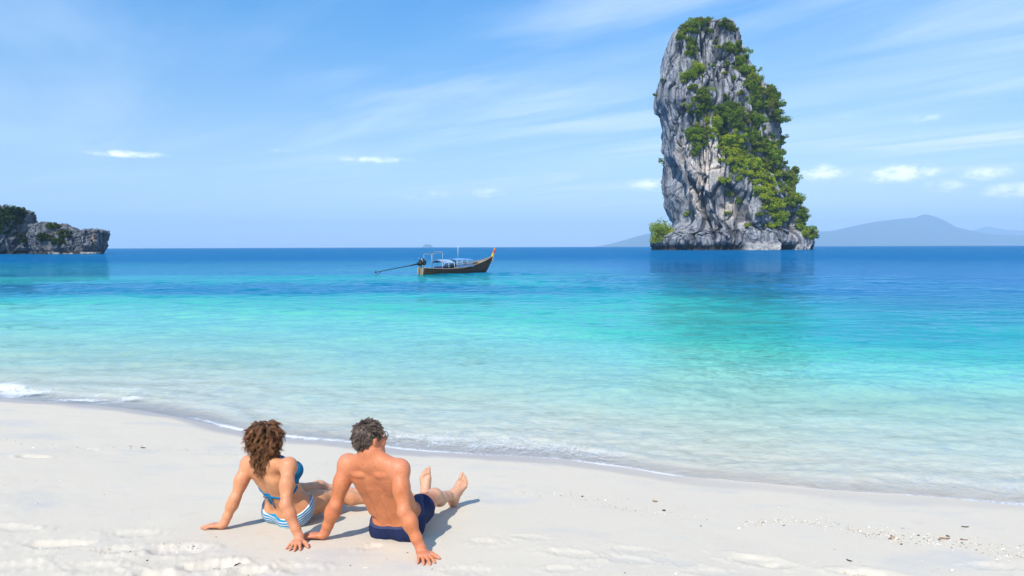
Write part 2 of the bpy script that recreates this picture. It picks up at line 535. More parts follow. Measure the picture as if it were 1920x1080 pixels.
# ripples
r1 = g.noise(g.mapv(pos, scale=(0.75, 1.5, 1), rot=(0, 0, R(8))), 1.5, 4, 0.55, 0.6)
r2 = g.noise(g.mapv(pos, scale=(0.8, 1.25, 1), rot=(0, 0, R(-17))), 6.0, 4, 0.6, 0.8)
r2 = g.math('SUBTRACT', 1.0, g.math('ABSOLUTE', g.math('MULTIPLY_ADD', r2, 2.0, -1.0)))
r4 = g.noise(g.mapv(pos, scale=(0.85, 1.2, 1), rot=(0, 0, R(21))), 15.0, 3, 0.55, 1.2)
r4 = g.math('SUBTRACT', 1.0, g.math('ABSOLUTE', g.math('MULTIPLY_ADD', r4, 2.0, -1.0)))
r3 = g.noise(g.mapv(pos, scale=(0.5, 1.0, 1), rot=(0, 0, R(3))), 0.33, 3, 0.55, 0.3)
shal = g.smooth(dep, 0.0, 0.9)
hgt = g.math('ADD', g.math('MULTIPLY', r1, g.math('MULTIPLY_ADD', shal, 0.025, 0.02)),
             g.math('ADD', g.math('MULTIPLY_ADD', r2, 0.015, g.math('MULTIPLY', r4, 0.005)), g.math('MULTIPLY', r3, g.math('MULTIPLY', shal, 0.06))))
bmp = g.n('ShaderNodeBump', ins={'Strength': 1.0, 'Distance': 1.0, 'Height': hgt})
# slopes of waves too small for the mesh, kept at any distance
w1 = g.n('ShaderNodeTexNoise', ins={'Vector': g.mapv(pos, scale=(0.16, 0.36, 1), rot=(0, 0, R(5))), 'Scale': 1.0, 'Detail': 5, 'Roughness': 0.6, 'Distortion': 0.4}).outputs['Color']
w2 = g.n('ShaderNodeTexNoise', ins={'Vector': g.mapv(pos, scale=(1.25, 1.35, 1), rot=(0, 0, R(-12))), 'Scale': 1.0, 'Detail': 4, 'Roughness': 0.6, 'Distortion': 0.4}).outputs['Color']
far = g.smooth(g.n('ShaderNodeVectorMath', operation='LENGTH', ins={0: pos}).outputs['Value'], 5.0, 26.0)
sl = g.vmath('ADD', g.vmath('MULTIPLY', g.vmath('SUBTRACT', w1, (.5, .5, .5)), (.7, .7, .7)), g.vmath('MULTIPLY', g.vmath('SUBTRACT', w2, (.5, .5, .5)), (1.5, 1.5, 1.5)))
sl = g.vmath('MULTIPLY', sl, (0.26, 0.52, 0.0))
sl = g.n('ShaderNodeVectorMath', operation='SCALE', ins={0: sl, 'Scale': g.math('MULTIPLY', far, g.smooth(g.n('ShaderNodeVectorMath', operation='LENGTH', ins={0: pos}).outputs['Value'], 55.0, 180.0, 1.0, 3.4))}).outputs[0]
w3 = g.n('ShaderNodeTexNoise', ins={'Vector': g.mapv(pos, scale=(4.6, 4.2, 1), rot=(0, 0, R(14))), 'Scale': 1.0, 'Detail': 3, 'Roughness': 0.6, 'Distortion': 1.2}).outputs['Color']
nearf = g.smooth(g.n('ShaderNodeVectorMath', operation='LENGTH', ins={0: pos}).outputs['Value'], 34.0, 12.0)
sl3 = g.n('ShaderNodeVectorMath', operation='SCALE', ins={0: g.vmath('MULTIPLY', g.vmath('SUBTRACT', w3, (.5, .5, .5)), (0.62, 1.0, 0.0)), 'Scale': nearf}).outputs[0]
nrm = g.vmath('NORMALIZE', g.vmath('ADD', g.vmath('ADD', bmp.outputs[0], sl), sl3))
body = g.n('ShaderNodeBsdfDiffuse', ins={'Color': bodyc, 'Normal': nrm}).outputs[0]
clear = g.n('ShaderNodeBsdfTransparent', ins={'Color': tint}).outputs[0]
under = g.n('ShaderNodeMixShader', ins={0: opac, 1: clear, 2: body}).outputs[0]
refl = g.n('ShaderNodeBsdfGlossy', ins={'Color': (0.50, 0.80, 1, 1), 'Roughness': 0.04, 'Normal': nrm}).outputs[0]
fr = g.n('ShaderNodeFresnel', ins={'IOR': 1.33, 'Normal': nrm}).outputs[0]
fr = g.math('MULTIPLY', fr, g.smooth(dep, 0.15, 0.9, 0.55, 1.0))
fr = g.math('MULTIPLY', fr, g.math('MULTIPLY_ADD', g.smooth(g.n('ShaderNodeVectorMath', operation='LENGTH', ins={0: pos}).outputs['Value'], 30.0, 160.0), -0.50, 0.92))      # a wind-roughened sea mirrors less than a flat one
surf = g.n('ShaderNodeMixShader', ins={0: fr, 1: under, 2: refl}).outputs[0]
fn = g.math('ADD', g.math('MULTIPLY', g.noise(pos, 26.0, 5, 0.7, 0.5), 0.75), g.math('MULTIPLY', g.noise(pos, 5.0, 4, 0.6, 1.0), 0.55))
fm = g.smooth(g.math('ADD', fn, g.math('MULTIPLY', foam, 0.62)), 0.88, 1.22)
fm = g.math('MULTIPLY', fm, g.math('MULTIPLY', g.smooth(foam, 0.04, 0.4), 0.92))
fb = g.n('ShaderNodeBump', ins={'Strength': 0.7, 'Distance': 0.02, 'Height': fn})
foamb = g.n('ShaderNodeBsdfDiffuse', ins={'Color': (0.66, 0.68, 0.70, 1), 'Normal': fb.outputs[0]}).outputs[0]
surf = g.n('ShaderNodeMixShader', ins={0: fm, 1: surf, 2: foamb}).outputs[0]
g.n('ShaderNodeOutputMaterial', ins={'Surface': surf})
sea = mesh_np('sea_water', np.stack((xx, yy, zz), 1)[used], faces, True, water_m, attrs={'depth': depth[used], 'foam': fo[used]})
tag(sea, kind='structure')

# ------------------------------------------------------------------ limestone
def rock_material(name, tone=1.0, pale_amt=1.0, scale=1.0):
    mt, g = new_mat(name)
    pos = g.n('ShaderNodeNewGeometry').outputs['Position']
    sp = g.n('ShaderNodeSeparateXYZ', ins={0: pos})
    pv = g.mapv(pos, scale=(scale, scale, scale * 0.16))
    st1 = g.noise(pv, 0.32, 6, 0.62, 0.4)
    st2 = g.noise(pv, 1.1, 5, 0.65, 0.3)
    st3 = g.noise(g.mapv(pos, scale=(scale, scale, scale * 0.6)), 0.10, 5, 0.6)
    gr = g.noise(g.mapv(pos, scale=(scale, scale, scale * 0.7)), 0.9, 7, 0.7)
    c = g.mix(g.smooth(st1, 0.38, 0.60), tuple(tone * x for x in (0.150, 0.175, 0.225)), tuple(tone * x for x in (0.50, 0.52, 0.56)))
    c = g.mix(g.math('MULTIPLY', g.smooth(st2, 0.50, 0.72), 0.75), c, tuple(tone * x for x in (0.075, 0.085, 0.105)))
    c = g.mix(g.math('MULTIPLY', g.smooth(gr, 0.52, 0.72), 0.55), c, tuple(tone * x for x in (0.56, 0.56, 0.56)))
    pale = g.math('MULTIPLY', g.n('ShaderNodeAttribute', attribute_name='pale').outputs['Fac'], pale_amt)
    pl_ = g.smooth(g.math('ADD', pale, g.math('MULTIPLY_ADD', st3, 1.0, -0.5)), 0.22, 0.60)
    pc = g.mix(g.smooth(gr, 0.36, 0.66), (0.74, 0.69, 0.64), (0.60, 0.50, 0.41))
    pc = g.mix(g.smooth(st2, 0.56, 0.70), pc, (0.20, 0.20, 0.215))
    c = g.mix(g.math('MULTIPLY', pl_, 0.92), c, pc)
    oc = g.noise(g.mapv(pos, scale=(scale, scale, scale * 0.35), loc=(31, 7, 3)), 0.085, 4, 0.6)
    c = g.mix(g.math('MULTIPLY', g.smooth(oc, 0.60, 0.72), 0.45), c, (0.42, 0.27, 0.15))
    ck = g.n('ShaderNodeAttribute', attribute_name='crack').outputs['Fac']
    c = g.mix(g.math('MULTIPLY', g.smooth(g.math('ADD', ck, g.math('MULTIPLY_ADD', gr, 0.6, -0.3)), 0.25, 0.8), 0.72), c, (0.060, 0.066, 0.080))  # painted shade to deepen the cracks, along with dark mineral staining
    tide = g.smooth(g.math('ADD', sp.outputs[2], g.math('MULTIPLY_ADD', gr, 3.0, -1.5)), 4.2 / scale, 2.4 / scale)
    slab = g.n('ShaderNodeAttribute', attribute_name='slab').outputs['Fac']
    tide = g.math('MULTIPLY', tide, g.math('SUBTRACT', 1.0, slab))
    c = g.mix(tide, c, (0.055, 0.052, 0.05))
    c = g.mix(g.math('MULTIPLY', slab, 0.8), c, (0.62, 0.59, 0.54))
    h = g.math('ADD', g.math('MULTIPLY', st2, 0.8), g.math('MULTIPLY', gr, 1.0))
    b = g.n('ShaderNodeBump', ins={'Strength': 0.9, 'Distance': 1.6 / scale, 'Height': h})
    bs = g.n('ShaderNodeBsdfPrincipled', ins={'Base Color': c, 'Roughness': 0.95, 'Specular IOR Level': 0.15, 'Normal': b.outputs[0]})
    g.n('ShaderNodeOutputMaterial', ins={'Surface': bs.outputs[0]})
    return mt


ROCK_D = 470.0


def zq(zx, zy):                     # close-up pixels of the tower -> photo pixels
    return 1180 + 0.4353 * zx, 20 + 0.4353 * zy


_L = [(28, 315), (40, 285), (60, 252), (100, 192), (150, 167), (200, 152), (250, 141), (300, 131), (350, 121), (400, 113), (425, 118), (450, 129),
      (480, 134), (520, 142), (600, 152), (650, 160), (700, 158), (750, 154), (800, 158), (850, 172), (880, 186), (910, 198), (940, 190), (965, 120),
      (990, 93), (1015, 88), (1032, 90), (1060, 95)]
_Rr = [(28, 345), (40, 395), (60, 436), (100, 447), (150, 456), (200, 470), (250, 494), (300, 532), (330, 570), (350, 588), (400, 612), (450, 625),
       (500, 640), (560, 648), (600, 644), (640, 638), (665, 650), (690, 676), (740, 690), (790, 702), (830, 722), (880, 736), (930, 744),
       (960, 768), (1000, 784), (1025, 788), (1060, 786)]


def world_edge(tab):
    out = []
    for zy, zx in tab:
        p = P(*zq(zx, zy), ROCK_D)
        out.append((p[2], p[0]))
    out.sort()
    a = np.array(out)
    return a[:, 0], a[:, 1]


zl, xl = world_edge(_L)
zr, xr = world_edge(_Rr)
Z0 = -5.0
ZT = P(*zq(330, 36), ROCK_D)[2]
SINK = P(*zq(0, 1031), ROCK_D)[2]    # the water line of the close-up sits at this height: shift so that it meets z = 0


def seg_dist(px_, py_, poly):
    best = np.full(len(px_), 1e9); tt = np.zeros(len(px_))
    for (x0, y0), (x1, y1) in zip(poly[:-1], poly[1:]):
        ex, ey = x1 - x0, y1 - y0
        t = np.clip(((px_ - x0) * ex + (py_ - y0) * ey) / (ex * ex + ey * ey), 0, 1)
        d = np.hypot(px_ - x0 - t * ex, py_ - y0 - t * ey)
        best = np.minimum(best, d)
    return best


NPH, NT_ = 620, 460
# finer sampling on the half that faces the beach
ph = np.linspace(0, 1, NPH, endpoint=False)
ph = 2 * math.pi * (ph + 0.11 * np.sin(2 * math.pi * ph) / (2 * math.pi) * 2.6) - math.pi * 0.0
ph = -math.pi / 2 + math.pi + ph       # start at the back
tt = np.linspace(0, 1, NT_)
zrow = Z0 + (ZT - Z0) * (1 - (1 - tt) ** 1.0)
PH, ZZ = np.meshgrid(ph, zrow)
PH = PH.ravel(); ZZ = ZZ.ravel()
XL = np.interp(ZZ, zl, xl); XR = np.interp(ZZ, zr, xr)
cx = (XL + XR) / 2; hw = (XR - XL) / 2
hd = 0.62 * hw + 8.0
hd = np.minimum(hd, hw * 1.1 + 1)
cs, sn = np.cos(PH), np.sin(PH)
e = 2 / 2.3
ux = np.sign(cs) * np.abs(cs) ** e; uy = np.sign(sn) * np.abs(sn) ** e
X = cx + hw * ux; Y = ROCK_D + hd * uy
nx, ny = cs * hd, sn * hw
nl = np.hypot(nx, ny) + 1e-6
nx /= nl; ny /= nl
p = np.stack((X, Y, ZZ), 1)
pw = p + np.array((3.0, 3.0, 6.0)) * np.stack((fbm(p / 26, 3, 1), fbm(p / 26, 3, 2), fbm(p / 26, 3, 3)), 1)
d = 5.0 * fbm(p / np.array((42, 42, 60)), 3, 5)
f1, f2, rv = worley(pw / np.array((13, 13, 75)), 10)
d += 7.0 * (rv - 0.5) - 2.5 * (1 - sstep(f2 - f1, 0.0, 0.10))
crack = 1 - sstep(f2 - f1, 0.0, 0.09)
f1, f2, rv = worley(pw / np.array((4.6, 4.6, 34)), 20)
d += 3.4 * (rv - 0.5) - 1.9 * (1 - sstep(f2 - f1, 0.0, 0.12))
crack = np.maximum(crack, 0.85 * (1 - sstep(f2 - f1, 0.0, 0.13)) * sstep(fbm(p / 14, 2, 77), -0.5, 0.2))
f1, f2, rv = worley(pw / np.array((2.0, 2.0, 9.0)), 25)
d += 1.3 * (rv - 0.5)
d += 2.6 * (ridged(pw / np.array((7, 7, 42)), 4, 30) - 0.4)
d += 0.8 * fbm(p / np.array((2.4, 2.4, 4.5)), 4, 35)
# keep the measured outline: damp the relief where the side is seen edge-on
edge = np.abs(ux)
d *= 1 - 0.75 * sstep(edge, 0.80, 0.98)
d *= np.clip(hw / 18.0, 0.15, 1)
# large forms seen on the face towards the beach, in close-up pixels
U = 960 + X / Y * FPX
V = 463 - (ZZ + SINK - CAM_Z) / Y * FPX
fx = (U - 1180) / 0.4353; fy = (V - 20) / 0.4353
front = ny < 0.2
def carve(poly, wd, dep):
    global d, crack
    q = seg_dist(fx, fy, poly) + 5 * fbm(p / 9, 2, 50)
    if dep > 4.5 and wd < 10:
        crack = np.maximum(crack, np.where(front, np.exp(-np.clip(q / (wd * 0.8), 0, 6) ** 2), 0))  # narrow clefts get the same painted dark
    d = d - np.where(front, dep * np.exp(-np.clip(q / wd, 0, 6) ** 2), 0)
carve([(165, 690), (190, 760), (215, 840), (238, 900)], 30, 11)
carve([(214, 560), (214, 640), (252, 720), (285, 800), (318, 890), (362, 985)], 9, 7)
carve([(296, 590), (300, 680), (300, 790)], 6, 5)
carve([(120, 420), (150, 500), (160, 600)], 12, 4)
carve([(700, 900), (712, 950)], 18, 9)
carve([(395, 845), (402, 850)], 12, 5)
carve([(385, 280), (400, 350), (420, 420)], 7, 4)
carve([(300, 160), (310, 210)], 9, 4)
carve([(335, 690), (390, 680)], 9, 4)
carve([(600, 620), (640, 560), (600, 440)], 10, 4)
carve([(345, 700), (330, 780), (350, 860), (410, 930)], 26, -6)
carve([(260, 720), (290, 640)], 20, -4)
carve([(470, 780), (540, 770), (560, 900)], 30, -4)
carve([(230, 950), (230, 1010)], 30, -3)
# undercut at the tide line
no = fbm(np.stack((X / 9, Y / 9, np.zeros_like(X)), 1), 3, 55)
zz_ = ZZ - (SINK * 0)
notch = np.exp(-((ZZ - 0.8) / (2.6 + 1.4 * no)) ** 2) * (4.2 + 3.0 * no)
slabm = np.where(front, sstep(fx, 480, 510) * sstep(-fx, -650, -625), 0)
slabm2 = np.where(front, sstep(fx, 725, 740) * sstep(-fx, -800, -780), 0)
slab = np.maximum(slabm, slabm2)
d -= notch * (1 - slab)
d += np.where(front, slabm * 5.0 * (1 - sstep(ZZ, 3.5, 6.5)), 0)
top = sstep(tt, 0.93, 1.0)
shrink = np.repeat(1 - top ** 3, NPH)
X2 = cx + (X + nx * d - cx) * shrink
Y2 = ROCK_D + (Y + ny * d - ROCK_D) * shrink
Z2 = ZZ + 1.4 * fbm(p / np.array((7, 7, 9)), 3, 57) * (1 - slab)
pale = np.zeros(len(X))
for bx, by, rx, ry, a in ((340, 660, 85, 140, 1.0), (240, 620, 55, 90, .6), (290, 840, 75, 90, .75), (440, 870, 120, 90, .45), (620, 560, 40, 50, .5),
                          (720, 930, 60, 60, .35), (340, 800, 60, 90, .4), (520, 840, 60, 70, .2)):
    pale = np.maximum(pale, np.where(front, a * np.exp(-((fx - bx) / rx) ** 2 - ((fy - by) / ry) ** 2), 0))
pale += np.where(~front, 0.25, 0)
verts = np.stack((X2, Y2, Z2), 1)
verts = np.concatenate((verts, [[cx[-1], ROCK_D, ZT + 1.0]]))
verts[:, 2] -= 0
last = (NT_ - 1) * NPH
jj = np.arange(NPH)
cap = np.stack((last + jj, last + (jj + 1) % NPH, np.full(NPH, len(verts) - 1)), 1)
verts[:, 2] -= SINK
verts[:, 2] = np.where(verts[:, 2] < -4, -4, verts[:, 2])
tower_m = rock_material('limestone', tone=0.80)
tower = mesh_np('limestone_tower', verts, [grid_faces(NT_, NPH, wrap=True), cap], True, tower_m,
                attrs={'pale': np.append(pale, 0), 'slab': np.append(slab * (1 - sstep(ZZ, 2.5, 5)), 0), 'crack': np.append(crack, 0)})
tag(tower, 'sheer grey limestone tower with green growth rising from the sea at right', 'rock')
tower_bvh = BVHTree.FromPolygons([tuple(v) for v in verts], [tuple(f) for f in grid_faces(NT_, NPH, wrap=True)])


# ------------------------------------------------------------------ foliage
def leaf_material(name, c_dark, c_light, c_warm):
    mt, g = new_mat(name)
    at = g.n('ShaderNodeAttribute', attribute_name='tone')
    sep = g.n('ShaderNodeSeparateColor', ins={0: at.outputs['Color']})
    oi = g.n('ShaderNodeObjectInfo').outputs['Random']
    f = g.math('ADD', g.math('MULTIPLY', sep.outputs[0], 0.75), g.math('MULTIPLY', oi, 0.25))
    c = g.mix(f, c_dark, c_light)
    c = g.mix(g.math('MULTIPLY', sep.outputs[1], 0.8), c, c_warm)
    c = g.mix(g.math('MULTIPLY', sep.outputs[2], 0.85), c, (0.170, 0.125, 0.060))
    d_ = g.n('ShaderNodeBsdfDiffuse', ins={'Color': c}).outputs[0]
    t_ = g.n('ShaderNodeBsdfTranslucent', ins={'Color': g.mix(0.5, c, c_warm)}).outputs[0]
    s_ = g.n('ShaderNodeMixShader', ins={0: 0.30, 1: d_, 2: t_}).outputs[0]
    g.n('ShaderNodeOutputMaterial', ins={'Surface': s_})
    return mt


leaf_m = leaf_material('leaves', (0.016, 0.046, 0.011), (0.165, 0.315, 0.024), (0.500, 0.540, 0.028))
leaf_dark_m = leaf_material('dark_leaves', (0.014, 0.036, 0.013), (0.050, 0.105, 0.022), (0.100, 0.130, 0.025))
bark_m = simple_mat('bark', (0.16, 0.13, 0.10), 0.9, 0.4, 3.0)


def foliage_arrays(rng, size, n_blob, n_leaf, leaf, flat=0.75, bright=0.5, warm=0.0, normal=None):
    """leaf-clump faces spread over and through several lobes"""
    nb = max(3, n_blob)
    cen = rng.normal(0, 0.42, (nb, 3)) * size
    cen[:, 2] = np.abs(cen[:, 2]) * flat + 0.15 * size
    rad_ = size * rng.uniform(0.24, 0.52, nb)
    tone = np.clip(bright + rng.normal(0, 0.16, nb), 0, 1)
    wm = np.clip(warm + rng.normal(0, 0.14, nb), 0, 1)
    dry = (rng.random(nb) < 0.09) * rng.uniform(0.4, 1.0, nb)
    bi = rng.choice(nb, n_leaf, p=rad_ ** 2 / (rad_ ** 2).sum())
    dr = rng.normal(0, 1, (n_leaf, 3)); dr /= np.linalg.norm(dr, axis=1)[:, None]
    rr = rng.uniform(0.25, 1.0, n_leaf) ** 0.45 * (1 + rng.normal(0, 0.10, n_leaf))
    pos_ = cen[bi] + dr * (rad_[bi] * rr)[:, None]
    pos_[:, 2] = np.where(pos_[:, 2] < -0.1 * size, -pos_[:, 2] * 0.4, pos_[:, 2])
    n_ = dr * 0.8 + rng.normal(0, 0.55, (n_leaf, 3)) + np.array((0, 0, 0.35)); n_ /= np.linalg.norm(n_, axis=1)[:, None]
    a_ = np.cross(n_, rng.normal(0, 1, (n_leaf, 3))); a_ /= np.linalg.norm(a_, axis=1)[:, None]
    b_ = np.cross(n_, a_)
    L = leaf * rng.uniform(0.6, 1.5, n_leaf)[:, None]
    v = np.stack((pos_ - a_ * L, pos_ + b_ * L * 0.55, pos_ + a_ * L - n_ * L * 0.3, pos_ - b_ * L * 0.55), 1).reshape(-1, 3)
    f = np.arange(n_leaf * 4).reshape(-1, 4)
    tn = np.stack((np.clip(tone[bi] + rng.normal(0, 0.10, n_leaf), 0, 1), np.clip(wm[bi] + rng.normal(0, 0.08, n_leaf), 0, 1), np.clip(dry[bi] + (rng.random(n_leaf) < 0.05) * 0.6, 0, 1)), 1)
    return v, f, np.repeat(tn, 4, 0)


def join_arrays(parts):
    vs, fs, ts = [], [], []
    o = 0
    for v, f, t in parts:
        vs.append(v); fs.append(f + o); ts.append(t); o += len(v)
    return np.concatenate(vs), np.concatenate(fs), np.concatenate(ts)


def twig_arrays(rng, size, n=5):
    """short tapered limbs from the root"""
    V, F = [], []
    for _ in range(n):
        d_ = rng.normal(0, 0.5, 3) + np.array((0, 0, 1.0)); d_ /= np.linalg.norm(d_)
        L = size * rng.uniform(0.5, 0.95)
        s_ = np.cross(d_, (0.3, 1, 0.2)); s_ /= np.linalg.norm(s_); t_ = np.cross(d_, s_)
        r0, r1 = size * 0.05, size * 0.015
        o = len(V)
        for q in range(4):
            a_ = q * math.pi / 2
            V.append(-d_ * size * 0.25 + (s_ * math.cos(a_) + t_ * math.sin(a_)) * r0)
        for q in range(4):
            a_ = q * math.pi / 2
            V.append(d_ * L + (s_ * math.cos(a_) + t_ * math.sin(a_)) * r1)
        for q in range(4):
            F.append((o + q, o + (q + 1) % 4, o + 4 + (q + 1) % 4, o + 4 + q))
    return np.array(V), np.array(F)


def hit_tower(zx, zy):
    o = Vector((0, 0, CAM_Z))
    tgt = P(*zq(zx, zy), ROCK_D)
    dr = (Vector(tgt) - o).normalized()
    loc, nor, idx, dist = tower_bvh.ray_cast(o, dr, 2000)
    return loc, nor


# continuous mantle of shrubs (cannot be counted): one object
frng = np.random.default_rng(23)
MANTLE = [  # polygon corridors: centre line in close-up pixels, half width, density, brightness, warmth
    ([(365, 480), (400, 540), (430, 590), (450, 640), (470, 700)], 38, 40, .72, .45),
    ([(400, 560), (470, 580), (440, 660)], 34, 30, .95, .75),
    ([(520, 640), (560, 700), (590, 770), (610, 830)], 50, 60, .85, .55),
    ([(640, 640), (690, 720), (700, 800), (740, 860)], 48, 58, .45, .15),
    ([(430, 450), (480, 500), (540, 560), (600, 620)], 38, 46, .30, .10),
    ([(560, 560), (620, 600), (650, 640)], 34, 28, .38, .15),
    ([(480, 210), (520, 280), (545, 350), (550, 430), (540, 500)], 28, 46, .40, .15),
    ([(580, 340), (630, 390), (650, 450), (665, 540), (670, 600)], 22, 40, .32, .08),
    ([(620, 850), (640, 890), (610, 930)], 30, 18, .70, .40),
    ([(730, 880), (760, 920)], 22, 14, .40, .15),
    ([(740, 955), (780, 965), (795, 985)], 14, 12, .45, .25),
    ([(290, 365), (330, 375), (300, 420), (285, 440)], 26, 22, .38, .15),
    ([(285, 510), (300, 560), (280, 590)], 26, 20, .35, .12),
    ([(215, 110), (250, 85), (290, 62), (320, 56)], 20, 20, .35, .20),
    ([(255, 130), (265, 175), (270, 205)], 14, 12, .35, .15),
    ([(400, 62), (440, 78)], 9, 4, .28, .08),
    ([(410, 150), (440, 170), (465, 180)], 16, 12, .35, .12),
    ([(240, 300), (285, 260), (295, 245)], 15, 12, .5, .35),
    ([(380, 440), (430, 430), (470, 450)], 24, 16, .28, .08),
]
parts = []
for line, hwid, cnt, br, wm in MANTLE:
    ln = np.array(line, float)
    for q in range(int(cnt * 2.1)):
        k = frng.integers(len(ln) - 1); t = frng.random()
        c0 = ln[k] * (1 - t) + ln[k + 1] * t + frng.normal(0, 0.55, 2) * hwid
        loc, nor = hit_tower(c0[0], c0[1])
        if loc is None:
            continue
        sz = float(np.clip(frng.gamma(5, 0.56), 1.2, 5.0))
        v, f, t_ = foliage_arrays(frng, sz, 6, int(170 + sz * 60), 0.42, 0.7, br + frng.normal(0, .16), wm + frng.normal(0, .14))
        v = v + np.array(loc) + np.array(nor) * 0.35 * sz
        parts.append((v, f, t_))
# shrubs over the crown and the far side, so that the tower is green from a step aside too
for q in range(70):
    j = frng.integers(0, NPH); i = frng.integers(int(NT_ * 0.12), NT_ - 1)
    vtx = verts[i * NPH + j]
    if ny[i * NPH + j] < 0.55:
        continue
    v, f, t_ = foliage_arrays(frng, frng.uniform(2.5, 5), 5, 220, 0.6, 0.7, .4, .15)
    parts.append((v + vtx, f, t_))
v, f, t_ = join_arrays(parts)
mantle = mesh_np('shrub_cover', v, f, False, leaf_m, attrs={'tone': t_})
tag(mantle, 'green shrubs and creepers covering the ledges of the limestone tower', 'shrubs', kind='stuff')


def shrub_at(loc, nor, size, label, name='shrub', bright=.4, warm=.15, leaf=0.55, dark=False, n_leaf=None, group=None, lean=0.3, blobs=7, flat=0.8):
    o = empty(name, tuple(np.array(loc) + np.array(nor) * lean * size))
    v, f, t_ = foliage_arrays(frng, size, blobs, n_leaf or int(200 + size * 75), leaf, flat, bright, warm)
    mesh_np('crown', v, f, False, leaf_dark_m if dark else leaf_m, o, attrs={'tone': t_})
    tv, tf = twig_arrays(frng, size)
    mesh_np('stem', tv, tf, True, bark_m, o)
    tag(o, label, 'shrub' if name == 'shrub' else 'tree', group)
    return o


G1 = 'lone shrubs on the bare rock faces of the tower'
LONE = [
    (358, 238, 2.6, 'small dark shrub on the upper face below the bare summit of the tower', .30, .1),
    (422, 245, 3.4, 'tall dark shrub in the crack high on the right of the upper face', .22, .05),
    (415, 275, 2.0, 'little bright shrub just under the tall dark one on the upper face', .6, .4),
    (452, 300, 2.4, 'shrub on a sloping ledge right of the upper face crack', .35, .15),
    (318, 292, 2.6, 'round shrub in the middle of the upper grey face', .45, .25),
    (265, 340, 2.8, 'shrub tucked above the big dark bush on the left face', .40, .2),
    (372, 345, 2.6, 'shrub between two grey ribs in the middle of the tower', .28, .1),
    (478, 362, 3.0, 'rounded shrub alone on the grey slab right of the middle', .30, .1),
    (420, 380, 3.0, 'wide low shrub across the middle ledge of the tower', .28, .08),
    (345, 100, 3.0, 'low shrub on the summit block just under the top trees', .30, .1),
    (374, 140, 2.2, 'small shrub on the grey summit block', .35, .15),
    (480, 822, 3.6, 'round dark shrub on the lower grey wall under the green slope', .25, .05),
    (520, 798, 3.4, 'round shrub higher on the lower grey wall next to the green slope', .30, .1),
    (425, 800, 3.8, 'drooping shrub on the edge of the pale lower buttress', .40, .2),
    (415, 880, 2.4, 'small yellow green tuft low on the pale buttress', .55, .4),
    (515, 930, 2.0, 'tiny olive tuft near the foot of the lower grey wall', .5, .4),
    (560, 885, 2.4, 'small olive shrub on the right edge of the lower wall', .45, .3),
    (250, 880, 2.2, 'small ochre tuft beside the dark hollow near the base', .5, .45),
    (468, 155, 2.6, 'bushy shrub hanging on the right rim below the summit', .28, .1),
    (445, 90, 3.0, 'dark shrub on the right corner of the summit', .22, .05),
    (240, 410, 2.2, 'yellowish shrub on the left rib beside the big dark bush', .6, .5),
    (118, 368, 1.5, 'dark shrub jutting from the overhanging left edge', .22, .05),
    (142, 303, 1.5, 'dark shrub clinging high on the left edge', .22, .05),
    (575, 345, 3.0, 'bright yellow green shrub on the right shoulder', .75, .6),
    (725, 700, 4.0, 'dark bushy shrub standing out on the lower right edge', .25, .05),
]
for zx, zy, sz, lab, br, wm in LONE:
    loc, nor = hit_tower(zx, zy)
    if loc is None:
        for k in range(1, 30):
            loc, nor = hit_tower(zx + k * 2 if zx < 400 else zx - k * 2, zy)
            if loc is not None:
                break
    if loc is None:
        continue
    shrub_at(loc, nor, sz, lab, bright=br, warm=wm, group=G1)
for zx, zy, sz, lab in ((308, 58, 4.0, 'broad green tree crowning the summit of the tower'),
                        (282, 88, 4.2, 'green tree on the left shoulder of the summit'),
                        (612, 345, 3.6, 'dark pointed tree on the right shoulder of the tower')):
    loc, nor = hit_tower(zx, zy + 10)
    if loc is None:
        loc, nor = hit_tower(zx - 20, zy + 30)
    shrub_at(loc, (0, 0, 1), sz, lab, name='tree', bright=.36, warm=.15, lean=0.1, flat=1.1, group='trees on top of the tower')
# the big loose bush on the low shelf at the left foot
bp = P(*zq(158, 985), ROCK_D - 22)
loc = Vector((bp[0], ROCK_D - 12, 4.5))
frng = np.random.default_rng(41)
shrub_at(loc, (0, 0, 1), 10.0, 'large yellow green bush on the low shelf at the left foot of the tower', bright=.75, warm=.62, leaf=0.55, n_leaf=4600, lean=0.12, blobs=26, flat=1.25)
loc, nor = hit_tower(788, 985)
if loc is not None:
    shrub_at(loc, (0, 0, 1), 4.6, 'dark green shrub at the right foot of the tower above the water', bright=.3, warm=.1, dark=True, lean=0.1)

# ------------------------------------------------------------------ headland at the left
head_m = rock_material('headland_limestone', tone=0.44, pale_amt=0.4, scale=2.2)


